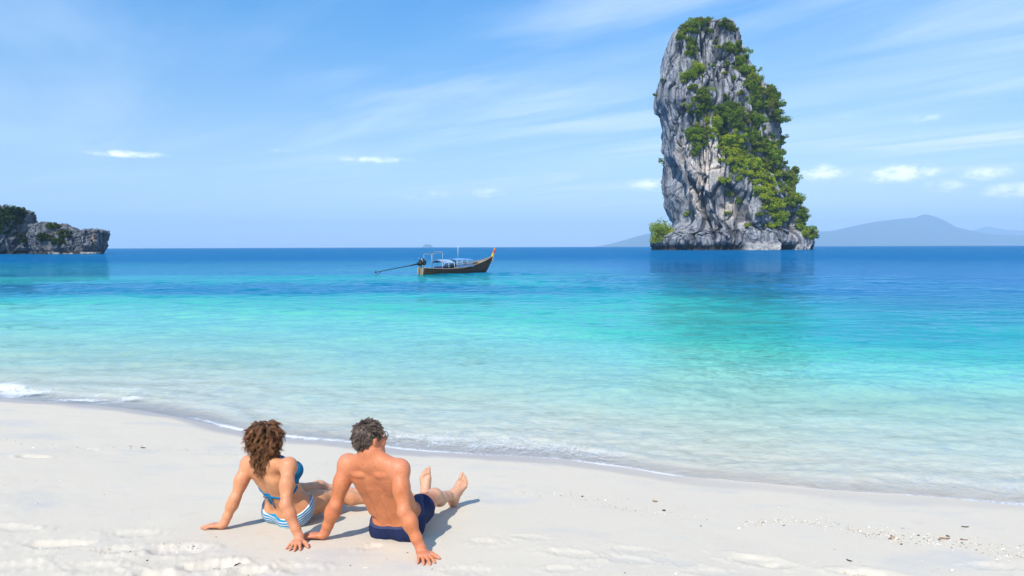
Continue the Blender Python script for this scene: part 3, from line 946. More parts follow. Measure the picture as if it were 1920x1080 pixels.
def mesa(name, prof, depth0, depth_half, z0, seed, amp, label, nph=360, nt=120, notch_a=1.2, slope=0.10, facet=(4.5, 4.5, 5.5)):
    """rock with a measured skyline; prof: photo pixels (u, v) of the skyline, first and last are the two ends"""
    pts = np.array([P(u, v, depth0) for u, v in prof])
    x0, x1 = pts[0, 0], pts[-1, 0]
    cx_, hw_ = (x0 + x1) / 2, (x1 - x0) / 2
    ph_ = np.linspace(0, 2 * math.pi, nph, endpoint=False) + math.pi / 2
    t_ = np.linspace(0, 1, nt)
    PHH, TT = np.meshgrid(ph_, t_); PHH = PHH.ravel(); TT = TT.ravel()
    e_ = 2 / 3.2
    cu = np.sign(np.cos(PHH)) * np.abs(np.cos(PHH)) ** e_; su = np.sign(np.sin(PHH)) * np.abs(np.sin(PHH)) ** e_
    wall = np.clip(TT / 0.72, 0, 1); topt = np.clip((TT - 0.72) / 0.28, 0, 1)
    rs = (1 - slope * wall) * (1 - topt)
    xx_ = cx_ + hw_ * cu * rs; yy_ = depth0 + depth_half * su * rs
    H = np.interp(xx_, pts[:, 0], pts[:, 2])
    zz__ = z0 + (H - z0) * (wall ** 0.9)
    q = np.stack((xx_, yy_, zz__), 1)
    qw = q + 1.5 * np.stack((fbm(q / 6, 3, seed), fbm(q / 6, 3, seed + 1), fbm(q / 6, 3, seed + 2)), 1)
    dd = 1.6 * fbm(q / 9, 3, seed + 3)
    a1, a2, arv = worley(qw / np.array(facet), seed + 4)
    dd += 1.7 * (arv - .5) - 0.8 * (1 - sstep(a2 - a1, 0, .12))
    a1, a2, arv = worley(qw / (np.array(facet) * 0.4), seed + 8)
    dd += 0.9 * (arv - .5) - 0.35 * (1 - sstep(a2 - a1, 0, .15))
    dd += 0.4 * fbm(q / 1.1, 3, seed + 12)
    nn = fbm(q / 5, 2, seed + 15)
    dd -= notch_a * np.exp(-((zz__ - 0.9) / 1.3) ** 2) * (1 + 0.8 * nn)
    k = amp * (1 - topt)
    xx_ = xx_ + np.cos(PHH) * dd * k; yy_ = yy_ + np.sin(PHH) * dd * k
    zz__ = np.where(topt > 0, zz__ + 0.8 * dd * amp * np.minimum(topt * 4, 1), zz__ + 0.25 * dd)
    vv = np.stack((xx_, yy_, zz__), 1)
    sl = np.exp(-((zz__ - 0.5) / 0.35) ** 2) * sstep(fbm(q / 3.5, 2, seed + 20), 0.15, 0.4) * (su < 0)
    ob = mesh_np(name, vv, grid_faces(nt, nph, wrap=True), True, head_m, attrs={'pale': np.full(len(vv), .1), 'slab': sl})
    if label:
        tag(ob, label, 'rock')
    bv = BVHTree.FromPolygons([tuple(a) for a in vv], [tuple(a) for a in grid_faces(nt, nph, wrap=True)])
    return ob, bv


HD = 295.0
cliff, cliff_bvh = mesa('rock_cliff', [(-330, 470), (-300, 392), (-120, 372), (-20, 388), (0, 393), (20, 391), (40, 395), (47, 397), (50, 410), (54, 420), (66, 420), (71, 424), (72, 470)],
                        HD + 12, 16, -2.5, 300, 1.0, 'tall dark cliff with trees at the far left of the water')
rockc, rockc_bvh = mesa('low_rock', [(64, 474), (66, 440), (69, 428), (74, 422), (82, 421), (108, 423), (116, 430), (132, 437), (137, 428), (146, 431), (155, 434), (165, 432), (186, 433), (192, 438), (194, 474)],
                        HD, 10, -2.5, 400, 0.8, 'low rugged grey rock ending the headland at left', slope=0.06)


def hit_px(bvh, u, v):
    o = Vector((0, 0, CAM_Z))
    dr = (Vector(P(u, v, 100.0)) - o).normalized()
    loc, nor, idx, dist = bvh.ray_cast(o, dr, 3000)
    return loc, nor


parts = []
for (u0, u1, v0, v1, cnt, br, wm) in ((-60, 46, 392, 412, 90, .30, .12), (-60, 34, 408, 438, 70, .42, .25), (22, 46, 400, 420, 26, .18, .05),
                                      (30, 52, 440, 456, 14, .40, .3), (82, 112, 422, 430, 22, .42, .3), (72, 96, 440, 452, 20, .38, .3), (100, 120, 444, 458, 18, .40, .25),
                                      (112, 132, 432, 446, 14, .35, .25), (-250, -60, 385, 430, 90, .35, .15)):
    for q in range(cnt):
        u = frng.uniform(u0, u1); v_ = frng.uniform(v0, v1)
        loc, nor = hit_px(cliff_bvh if u < 60 else rockc_bvh, u, v_)
        if loc is None:
            continue
        sz = frng.uniform(0.7, 1.5)
        v, f, t_ = foliage_arrays(frng, sz, 4, 90, 0.30, 0.8, br, wm)
        parts.append((v + np.array(loc) + np.array(nor) * 0.2 * sz, f, t_))
v, f, t_ = join_arrays(parts)
hs = mesh_np('shrub_cover', v, f, False, leaf_dark_m, attrs={'tone': t_})
tag(hs, 'dense dark green shrubs growing over the headland cliff at left', 'shrubs', kind='stuff')
for u, v_, sz, lab in ((8, 396, 2.6, 'rounded tree at the left edge on top of the cliff'), (22, 394, 2.0, 'thin feathery tree on the highest part of the cliff'),
                       (40, 398, 2.2, 'dark tree at the right corner of the cliff top')):
    loc, nor = hit_px(cliff_bvh, u, v_ + 3)
    if loc is not None:
        shrub_at(loc, (0, 0, 1), sz, lab, name='tree', bright=.3, warm=.12, leaf=0.30, lean=0.1, dark=True, n_leaf=420, group='trees on the headland cliff', flat=1.0)
loc, nor = hit_px(rockc_bvh, 96, 427)
if loc is not None:
    shrub_at(loc, (0, 0, 1), 1.7, 'low green bush on top of the low grey rock', bright=.5, warm=.3, leaf=0.28, n_leaf=420, lean=0.0, flat=0.5)

# ------------------------------------------------------------------ far hills
hill_m, g = new_mat('far_forest')
pos = g.n('ShaderNodeNewGeometry').outputs['Position']
c = g.mix(g.noise(pos, 0.004, 6, 0.6), (0.020, 0.050, 0.030), (0.055, 0.095, 0.050))
bs = g.n('ShaderNodeBsdfDiffuse', ins={'Color': c})
g.n('ShaderNodeOutputMaterial', ins={'Surface': bs.outputs[0]})


def ridge(name, prof, D, half, seed, rough=7, label=None):
    pts = np.array([P(u, v, D) for u, v in prof])
    xs = np.linspace(pts[0, 0], pts[-1, 0], 420)
    ys = np.linspace(-1, 1, 29)
    Xg, Yg = np.meshgrid(xs, ys)
    H = np.interp(Xg, pts[:, 0], pts[:, 2])
    q = np.stack((Xg.ravel() / (half * 0.6), Yg.ravel() * 1.2, np.zeros(Xg.size)), 1)
    n_ = fbm(q, 4, seed).reshape(Xg.shape)
    bell = np.clip(1 - np.abs(Yg) ** 1.4, 0, 1)
    Zg = np.maximum(H, 0) * bell * (1 + 0.25 * n_ * (1 - bell)) + rough * n_ * bell * np.clip(H / 60, 0, 1) * 0.35 - 6 * (1 - bell)
    vv = np.stack((Xg.ravel(), (D + Yg * half + 0.0).ravel(), Zg.ravel()), 1)
    ob = mesh_np(name, vv, grid_faces(29, 420), True, hill_m)
    if label:
        tag(ob, label, 'hill', kind='structure')
    else:
        tag(ob, kind='structure')
    return ob


ridge('hill', [(1120, 463), (1150, 456), (1185, 446), (1215, 438), (1300, 428), (1420, 432), (1530, 434), (1560, 433), (1600, 424), (1640, 416), (1690, 410),
               (1722, 408), (1733, 402), (1741, 404), (1748, 413), (1765, 421), (1790, 427), (1820, 435), (1860, 440), (1950, 442), (2100, 446), (2300, 461)], 15000, 1700, 500)
ridge('hill', [(1790, 460), (1820, 434), (1850, 424), (1880, 430), (1930, 433), (2050, 420), (2300, 440), (2500, 460)], 20500, 1500, 520)
islet = ridge('islet', [(792, 463), (796, 459), (799, 457.5), (803, 459), (807, 458.5), (812, 463)], 12500, 120, 540)

# ------------------------------------------------------------------ air
hz_m, g = new_mat('haze')
vol = g.n('ShaderNodeVolumePrincipled', ins={'Color': (0.57, 0.785, 0.975, 1), 'Density': 0.000092, 'Anisotropy': 0.0})
g.n('ShaderNodeOutputMaterial', ins={'Volume': vol.outputs[0]})
bm = bmesh.new()
bmesh.ops.create_cube(bm, size=1.0)
me = bpy.data.meshes.new('haze')
bm.to_mesh(me); bm.free()
haze = bpy.data.objects.new('haze', me)
COL.objects.link(haze)
me.materials.append(hz_m)
lo = Vector((-26500, -1200, -8.5)); hi = Vector((26500, 26500, 980))
haze.location = (lo + hi) / 2
haze.scale = hi - lo
tag(haze, kind='stuff')

# ------------------------------------------------------------------ people: smooth distance-field bodies
def V3(*a):
    return np.array(a if len(a) == 3 else a[0], dtype=np.float64)


def unit(a):
    a = np.asarray(a, float)
    return a / np.linalg.norm(a)


class Field:
    """a body as a smooth union of tapered limbs and ellipsoids, turned into one continuous mesh"""
    def __init__(self, lo, hi, h):
        self.lo = V3(lo); self.h = h
        n = np.ceil((V3(hi) - self.lo) / h).astype(int) + 1
        self.ax = [self.lo[i] + h * np.arange(n[i]) for i in range(3)]
        self.F = np.full(tuple(n), 0.06, np.float32)

    def _blk(self, lo, hi):
        s = []
        for i in range(3):
            a = int(max(0, math.floor((lo[i] - self.lo[i]) / self.h)))
            b = int(min(len(self.ax[i]), math.ceil((hi[i] - self.lo[i]) / self.h) + 1))
            s.append(slice(a, max(a, b)))
        s = tuple(s)
        X = self.ax[0][s[0]][:, None, None]; Y = self.ax[1][s[1]][None, :, None]; Z = self.ax[2][s[2]][None, None, :]
        return s, X, Y, Z

    def _put(self, s, d, k, cut):
        if d.size == 0:
            return
        A = self.F[s]
        if cut:
            hh = np.maximum(k - np.abs(-d - A), 0) / k
            self.F[s] = (np.maximum(A, -d) + hh * hh * k * 0.25).astype(np.float32)
        else:
            hh = np.maximum(k - np.abs(d - A), 0) / k
            self.F[s] = (np.minimum(A, d) - hh * hh * k * 0.25).astype(np.float32)

    def cone(self, a, b, ra, rb, k=0.02, cut=False):
        a, b = V3(a), V3(b)
        mg = max(ra, rb) + k + 0.035
        s, X, Y, Z = self._blk(np.minimum(a, b) - mg, np.maximum(a, b) + mg)
        ba = b - a; L2 = max(ba.dot(ba), 1e-9)
        px_, py_, pz_ = X - a[0], Y - a[1], Z - a[2]
        t = np.clip((px_ * ba[0] + py_ * ba[1] + pz_ * ba[2]) / L2, 0, 1)
        d = np.sqrt((px_ - t * ba[0]) ** 2 + (py_ - t * ba[1]) ** 2 + (pz_ - t * ba[2]) ** 2) - (ra + (rb - ra) * t)
        self._put(s, d, k, cut)

    def chain(self, pts, rad, k=0.02):
        for i in range(len(pts) - 1):
            self.cone(pts[i], pts[i + 1], rad[i], rad[i + 1], k)

    def ell(self, c, r, M=None, k=0.03, cut=False):
        c = V3(c); r = V3(r)
        M = np.eye(3) if M is None else np.asarray(M, float)     # rows = local axes
        mg = max(r) + k + 0.035
        s, X, Y, Z = self._blk(c - mg, c + mg)
        px_, py_, pz_ = X - c[0], Y - c[1], Z - c[2]
        k0 = 0; k1 = 0
        for i in range(3):
            q = px_ * M[i, 0] + py_ * M[i, 1] + pz_ * M[i, 2]
            k0 = k0 + (q / r[i]) ** 2; k1 = k1 + (q / r[i] ** 2) ** 2
        k0 = np.sqrt(k0); k1 = np.sqrt(k1) + 1e-9
        self._put(s, k0 * (k0 - 1) / k1, k, cut)

    def grids(self):
        return self.ax[0][:, None, None], self.ax[1][None, :, None], self.ax[2][None, None, :]

    def mesh(self, F=None):
        F = self.F if F is None else F
        S = F < 0
        idx = np.argwhere(S)
        if len(idx) == 0:
            return np.zeros((0, 3)), np.zeros((0, 4), int)
        a = np.maximum(idx.min(0) - 2, 0); b = np.minimum(idx.max(0) + 3, F.shape)
        F = F[a[0]:b[0], a[1]:b[1], a[2]:b[2]]; S = F < 0
        n = np.array(F.shape)
        cnt = np.zeros(n - 1, np.int8)
        sl = lambda i, m: slice(i, m - 1 + i)
        for i in (0, 1):
            for j in (0, 1):
                for k in (0, 1):
                    cnt += S[sl(i, n[0]), sl(j, n[1]), sl(k, n[2])]
        cells = np.argwhere((cnt > 0) & (cnt < 8))
        cid = -np.ones(n - 1, np.int64)
        cid[cells[:, 0], cells[:, 1], cells[:, 2]] = np.arange(len(cells))
        acc = np.zeros((len(cells), 3)); num = np.zeros(len(cells))
        cor = [(i, j, k) for i in (0, 1) for j in (0, 1) for k in (0, 1)]
        val = {c: F[cells[:, 0] + c[0], cells[:, 1] + c[1], cells[:, 2] + c[2]].astype(float) for c in cor}
        for c in cor:
            for ax in range(3):
                if c[ax] == 0:
                    e = list(c); e[ax] = 1; e = tuple(e)
                    f0, f1 = val[c], val[e]
                    m_ = (f0 < 0) != (f1 < 0)
                    t = np.where(m_, f0 / np.where(m_, f0 - f1, 1), 0)
                    q = np.tile(np.array(c, float), (len(cells), 1)); q[:, ax] += t
                    acc += q * m_[:, None]; num += m_
        vv = (cells + acc / num[:, None] + a) * self.h + self.lo
        faces = []
        for ax in range(3):
            o1, o2 = [(1, 2), (2, 0), (0, 1)][ax]
            sa = [slice(None)] * 3; sb_ = [slice(None)] * 3
            sa[ax] = slice(0, -1); sb_[ax] = slice(1, None)
            ch = S[tuple(sa)] != S[tuple(sb_)]
            e = np.argwhere(ch)
            ok = (e[:, o1] > 0) & (e[:, o2] > 0) & (e[:, o1] < n[o1] - 1) & (e[:, o2] < n[o2] - 1)
            e = e[ok]
            ins = S[e[:, 0], e[:, 1], e[:, 2]]
            def at(d1, d2):
                q = e.copy(); q[:, o1] += d1; q[:, o2] += d2
                return cid[q[:, 0], q[:, 1], q[:, 2]]
            q = np.stack((at(-1, -1), at(0, -1), at(0, 0), at(-1, 0)), 1)
            q = np.where(ins[:, None], q, q[:, ::-1])
            faces.append(q)
        return vv, np.concatenate(faces)


def relax(v, f, it=2, lam=0.5):
    """light Laplacian smoothing of a quad mesh"""
    e = np.concatenate((f[:, (0, 1)], f[:, (1, 2)], f[:, (2, 3)], f[:, (3, 0)]))
    for _ in range(it):
        acc = np.zeros_like(v); n = np.zeros(len(v))
        for i, j in ((0, 1), (1, 0)):
            for c in range(3):
                acc[:, c] += np.bincount(e[:, i], v[e[:, j], c], len(v))
            n += np.bincount(e[:, i], minlength=len(v))
        v = v + lam * (acc / np.maximum(n, 1)[:, None] - v)
    return v


def near_w(v, pts):
    """soft weight of vertices close to listed (point, radius)"""
    wgt = np.zeros(len(v))
    for p_, r_ in pts:
        wgt = np.maximum(wgt, np.exp(-(((v - V3(p_)) ** 2).sum(1)) / (r_ * r_)))
    return wgt


def skin_material(name, tan, red, pale):
    mt, g = new_mat(name)
    pos = g.n('ShaderNodeNewGeometry').outputs['Position']
    fl = g.n('ShaderNodeAttribute', attribute_name='flush').outputs['Fac']
    pa = g.n('ShaderNodeAttribute', attribute_name='paler').outputs['Fac']
    n1_ = g.noise(pos, 9.0, 5, 0.6); n2_ = g.noise(pos, 60.0, 4, 0.65); n3_ = g.noise(pos, 260.0, 2, 0.6)
    c = g.mix(g.smooth(n1_, 0.35, 0.68), tan, tuple(x * y for x, y in zip(tan, (0.84, 0.76, 0.70))))
    c = g.mix(g.math('MULTIPLY', pa, 0.85), c, pale)
    c = g.mix(g.math('MULTIPLY', g.math('ADD', fl, g.math('MULTIPLY_ADD', n1_, 0.5, -0.25), clamp=True), 0.8), c, red)
    c = g.mix(g.math('MULTIPLY', g.smooth(n2_, 0.52, 0.72), 0.55), c, tuple(x * y for x, y in zip(tan, (0.62, 0.48, 0.42))))
    c = g.mix(g.math('MULTIPLY', g.smooth(n3_, 0.58, 0.70), 0.38), c, tuple(x * y for x, y in zip(tan, (0.55, 0.42, 0.36))))
    mo = g.n('ShaderNodeTexVoronoi', ins={'Vector': pos, 'Scale': 21.0, 'Randomness': 1.0}).outputs['Distance']
    c = g.mix(g.math('MULTIPLY', g.smooth(mo, 0.085, 0.045), 0.6), c, (0.13, 0.055, 0.030))
    b = g.n('ShaderNodeBump', ins={'Strength': 0.32, 'Distance': 0.004, 'Height': g.math('ADD', n2_, g.math('MULTIPLY', n3_, 0.5))})
    bs_ = g.n('ShaderNodeBsdfPrincipled', ins={'Base Color': c, 'Roughness': 0.50, 'Specular IOR Level': 0.38, 'Normal': b.outputs[0],
                                              'Subsurface Weight': 0.12, 'Subsurface Radius': (0.012, 0.005, 0.003), 'Subsurface Scale': 0.6})
    g.n('ShaderNodeOutputMaterial', ins={'Surface': bs_.outputs[0]})
    return mt


def gz(x, y):
    return float(sand_z(x, y)[0])


def add_hand(B, wrist, tip_dir, thumb_side, size=1.0, spread=1.0):
    """a hand pressed on the sand: palm down, five unequal, slightly arched fingers; thumb_side = +1 when the thumb leaves to the right of tip_dir"""
    D = unit((tip_dir[0], tip_dir[1], 0)); Sd = V3(D[1], -D[0], 0) * thumb_side
    w_ = V3(wrist)
    def on(p_, hgt):
        q = V3(p_); q[2] = gz(q[0], q[1]) + hgt
        return q
    z_ = size
    pc0 = on(w_ + D * 0.012 * z_, 0.030 * z_)
    B.cone(w_, pc0, 0.029 * z_, 0.026 * z_, 0.02)
    tips = []
    for off, ln, ang_, rr in ((0.029, 0.070, 15, .0092), (0.010, 0.080, 4, .0096), (-0.009, 0.074, -7, .0092), (-0.027, 0.056, -20, .0080)):
        a_ = R(ang_ * spread)
        d_ = D * math.cos(a_) + Sd * math.sin(a_)
        kn = on(w_ + D * (0.088 - abs(off - 0.008) * 0.35) * z_ + Sd * off * z_, 0.027 * z_)
        B.cone(on(w_ + D * 0.02 * z_ + Sd * off * 0.55 * z_, 0.027 * z_), kn, 0.0155 * z_, 0.0125 * z_, 0.014)
        j1 = on(kn + d_ * ln * 0.45 * z_, 0.022 * z_)
        j2 = on(kn + d_ * ln * 0.76 * z_, 0.013 * z_)
        tp = on(kn + d_ * ln * 1.02 * z_, 0.006 * z_)
        B.chain([kn, j1, j2, tp], [rr * 1.18 * z_, rr * z_, rr * 0.92 * z_, rr * 0.74 * z_], 0.005)
        tips.append(tp); tips.append(kn)
    a_ = R(50)
    d_ = D * math.cos(a_) + Sd * math.sin(a_)
    t0 = on(w_ + D * 0.018 * z_ + Sd * 0.022 * z_, 0.024 * z_)
    t1 = on(t0 + d_ * 0.042 * z_, 0.020 * z_)
    a2 = R(34)
    d2_ = D * math.cos(a2) + Sd * math.sin(a2)
    t2 = on(t1 + d2_ * 0.032 * z_, 0.014 * z_)
    t3 = on(t2 + d2_ * 0.026 * z_, 0.009 * z_)
    B.chain([t0, t1, t2, t3], [0.018 * z_, 0.0135 * z_, 0.0115 * z_, 0.0085 * z_], 0.010)
    tips += [t2, t3]
    return tips


def add_foot(B, ankle, heel, toe, out, size=1.0):
    """a foot resting on its heel, toes up; out = direction from the big toe to the little toe"""
    A, H, T = V3(ankle), V3(heel), V3(toe)
    o_ = unit(out); ax = unit(T - H); sole = unit(np.cross(ax, o_))
    if sole.dot(A - (H + T) / 2) > 0:
        sole = -sole
    s_ = size
    B.ell(H + ax * 0.012, (0.032 * s_, 0.034 * s_, 0.036 * s_), k=0.02)
    B.cone(A, H + ax * 0.02, 0.036 * s_, 0.030 * s_, 0.02)
    L = np.linalg.norm(T - H)
    for t_ in (1, -1):
        B.ell(A + o_ * 0.030 * t_ * s_, (0.014 * s_,) * 3, k=0.018)
    ball = H + ax * L * 0.66
    B.cone(A - sole * 0.004, ball - sole * 0.010 - o_ * 0.016 * s_, 0.032 * s_, 0.019 * s_, 0.03)
    B.cone(A - sole * 0.000 + o_ * 0.008, ball - sole * 0.004 + o_ * 0.026 * s_, 0.028 * s_, 0.015 * s_, 0.03)
    B.cone(H + ax * 0.02, ball - o_ * 0.022 * s_ + sole * 0.004, 0.028 * s_, 0.020 * s_, 0.03)
    B.cone(H + ax * 0.02, ball + o_ * 0.026 * s_ + sole * 0.006, 0.026 * s_, 0.016 * s_, 0.03)
    for off, ln, rr in ((-0.027, 1.0, .0125), (-0.006, 0.98, .0090), (0.009, 0.93, .0082), (0.022, 0.87, .0078), (0.034, 0.79, .0074)):
        b0 = ball + o_ * off * 0.95 * s_
        e_ = H + ax * (L * ln) + o_ * off * 1.12 * s_ - sole * 0.004
        m_ = (b0 * 0.45 + e_ * 0.55) - sole * 0.007
        B.chain([b0, m_, e_], [rr * 1.15 * s_, rr * s_, rr * 0.95 * s_], 0.006)


def add_head(B, c, face, up_, s_=1.0, jaw=1.0, neck_from=None):
    """skull, jaw, nose, brows, lips and ears; c = middle of the head"""
    fv = unit(face); uv = unit(V3(up_) - fv * V3(up_).dot(fv)); rv = np.cross(fv, uv)
    M = np.stack((rv, fv, uv))
    g_ = lambda r_, f_, u_: V3(c) + (rv * r_ + fv * f_ + uv * u_) * s_
    e = lambda r_, f_, u_, rad, k=0.02, cut=False: B.ell(g_(r_, f_, u_), tuple(x * s_ for x in rad), M, k, cut)
    e(0, -0.012, 0.030, (0.075, 0.097, 0.088))
    e(0, -0.040, 0.005, (0.068, 0.062, 0.070))
    e(0, 0.045, -0.045, (0.055 * jaw, 0.050, 0.065), 0.03)
    B.cone(g_(0.045 * jaw, 0.012, -0.065), g_(0.012, 0.066, -0.098), 0.022 * s_, 0.018 * s_, 0.03)
    B.cone(g_(-0.045 * jaw, 0.012, -0.065), g_(-0.012, 0.066, -0.098), 0.022 * s_, 0.018 * s_, 0.03)
    e(0, 0.080, -0.098, (0.020, 0.014, 0.014), 0.015)
    for q in (1, -1):
        e(q * 0.033, 0.092, 0.008, (0.020, 0.012, 0.011), 0.012, True)
        B.cone(g_(q * 0.014, 0.088, 0.026), g_(q * 0.048, 0.074, 0.026), 0.009 * s_, 0.008 * s_, 0.012)
        e(q * 0.042, 0.066, -0.030, (0.022, 0.018, 0.018), 0.025)
        # ear
        e(q * 0.077, -0.006, -0.008, (0.010, 0.019, 0.032), 0.006)
        e(q * 0.086, -0.010, 0.000, (0.007, 0.018, 0.026), 0.005)
        e(q * 0.088, -0.002, -0.006, (0.006, 0.009, 0.014), 0.004, True)
    B.cone(g_(0, 0.088, 0.008), g_(0, 0.113, -0.034), 0.009 * s_, 0.013 * s_, 0.012)
    e(0.012, 0.102, -0.038, (0.008, 0.010, 0.008), 0.008); e(-0.012, 0.102, -0.038, (0.008, 0.010, 0.008), 0.008)
    e(0, 0.092, -0.063, (0.024, 0.010, 0.006), 0.006); e(0, 0.090, -0.074, (0.020, 0.010, 0.007), 0.006)
    return g_, M


def strands(rng, roots, dirs, length, width, wave=0.0, wavelen=0.05, clumps=0, seg=6, droopk=0.0):
    """tapered three-sided hair locks from root points; returns verts, quads+tris and per-vertex tone"""
    n = len(roots)
    roots = np.asarray(roots); d = np.asarray(dirs, float)
    d = d / np.linalg.norm(d, axis=1)[:, None]
    ref = rng.normal(0, 1, (n, 3))
    s_ = np.cross(d, ref); s_ /= np.linalg.norm(s_, axis=1)[:, None]
    t_ = np.cross(d, s_)
    L = length * rng.uniform(0.65, 1.25, n); ph_ = rng.uniform(0, 6.28, n)
    tone = rng.uniform(0, 1, n)
    if clumps:                                   # locks: neighbours share heading, curl phase and shade
        ci = rng.integers(0, n, clumps)
        own = ((roots[:, None, :] - roots[None, ci, :]) ** 2).sum(2).argmin(1)
        cd = d[ci][own] + rng.normal(0, 0.07, (n, 3))
        d = cd / np.linalg.norm(cd, axis=1)[:, None]
        cref = ref[ci][own]
        s_ = np.cross(d, cref); s_ /= np.linalg.norm(s_, axis=1)[:, None] + 1e-9
        t_ = np.cross(d, s_)
        ph_ = ph_[ci][own] + rng.normal(0, 0.25, n)
        L = length * (rng.uniform(0.7, 1.25, clumps)[own]) * rng.uniform(0.85, 1.1, n)
        tone = np.clip(rng.uniform(0, 1, clumps)[own] * 0.7 + rng.uniform(0, 0.3, n), 0, 1)
        pull = roots[ci][own] - roots
    V = np.zeros((n, seg, 3, 3)); T = np.zeros((n, seg, 3))
    cur = roots.copy(); dd = d.copy()
    for k in range(seg):
        u = k / (seg - 1)
        if k:
            if droopk:
                dd = dd + np.array((0, 0, -1.0)) * droopk * u
                dd /= np.linalg.norm(dd, axis=1)[:, None]
            cur = cur + dd * (L / (seg - 1))[:, None]
            if clumps:
                cur = cur + pull * (0.60 / (seg - 1))
        a_ = ph_ + 6.28 * u * L / wavelen
        off = (s_ * np.cos(a_)[:, None] + t_ * np.sin(a_)[:, None]) * wave * (0.3 + 0.7 * u)
        wd = width * (1.0 - 0.85 * u ** 1.5)
        for q in range(3):
            b_ = q * 2.094 + ph_
            V[:, k, q] = cur + off + (s_ * np.cos(b_)[:, None] + t_ * np.sin(b_)[:, None]) * wd
        T[:, k] = tone[:, None] * 0.7 + 0.3 * u
    base = (np.arange(n) * seg * 3)[:, None, None]
    kk = np.arange(seg - 1)[None, :, None] * 3; qq = np.arange(3)[None, None, :]; q2 = (qq + 1) % 3
    F_ = np.stack((base + kk + qq, base + kk + q2, base + kk + 3 + q2, base + kk + 3 + qq), -1).reshape(-1, 4)
    return V.reshape(-1, 3), F_, T.reshape(-1)


def hair_material(name, dark, lightc, grey=None):
    mt, g = new_mat(name)
    tn = g.n('ShaderNodeAttribute', attribute_name='lock').outputs['Fac']
    pos = g.n('ShaderNodeNewGeometry').outputs['Position']
    n_ = g.noise(pos, 18.0, 3, 0.6)
    c = g.mix(g.smooth(g.math('ADD', g.math('MULTIPLY', tn, 0.75), g.math('MULTIPLY_ADD', n_, 0.9, -0.35)), 0.10, 0.85), dark, lightc)
    bs_ = g.n('ShaderNodeBsdfPrincipled', ins={'Base Color': c, 'Roughness': 0.50, 'Specular IOR Level': 0.28})
    g.n('ShaderNodeOutputMaterial', ins={'Surface': bs_.outputs[0]})
    return mt


def local_mesh(name, v, f, mat, parent, attrs=None, smooth=True):
    return mesh_np(name, v - np.array(parent.location), f, smooth, mat, parent, attrs)


def tube(pts, r, n=8, closed=False, flat=1.0, side=None):
    """round or flattened tube through points"""
    pts = np.asarray(pts, float); m_ = len(pts)
    rr = np.broadcast_to(np.asarray(r, float), (m_,))
    V = []
    for i in range(m_):
        a = pts[(i - 1) % m_] if (closed or i > 0) else pts[i]
        b = pts[(i + 1) % m_] if (closed or i < m_ - 1) else pts[i]
        d = unit(b - a)
        ref = V3(side) if side is not None else (V3(0, 0, 1) if abs(d[2]) < 0.9 else V3(1, 0, 0))
        s_ = unit(np.cross(d, ref)); t_ = np.cross(s_, d)
        for q in range(n):
            th = 2 * math.pi * q / n
            V.append(pts[i] + (s_ * math.cos(th) * flat + t_ * math.sin(th)) * rr[i])
    F_ = []
    for i in range(m_ if closed else m_ - 1):
        j = (i + 1) % m_
        for q in range(n):
            F_.append((i * n + q, i * n + (q + 1) % n, j * n + (q + 1) % n, j * n + q))
    V = np.array(V)
    if not closed:
        V = np.concatenate((V, pts[:1], pts[-1:]))
        a, b = m_ * n, m_ * n + 1
        for q in range(n):
            F_.append((a, (q + 1) % n, q, a)); F_.append((b, (m_ - 1) * n + q, (m_ - 1) * n + (q + 1) % n, b))
        return V, [np.array([x for x in F_ if x[0] != x[3]]), np.array([x[:3] for x in F_ if x[0] == x[3]])]
    return V, [np.array(F_)]


def bez(p0, p1, p2, p3, n=10):
    t = np.linspace(0, 1, n)[:, None]
    return (1 - t) ** 3 * V3(p0) + 3 * t * (1 - t) ** 2 * V3(p1) + 3 * t * t * (1 - t) * V3(p2) + t ** 3 * V3(p3)


prng = np.random.default_rng(99)


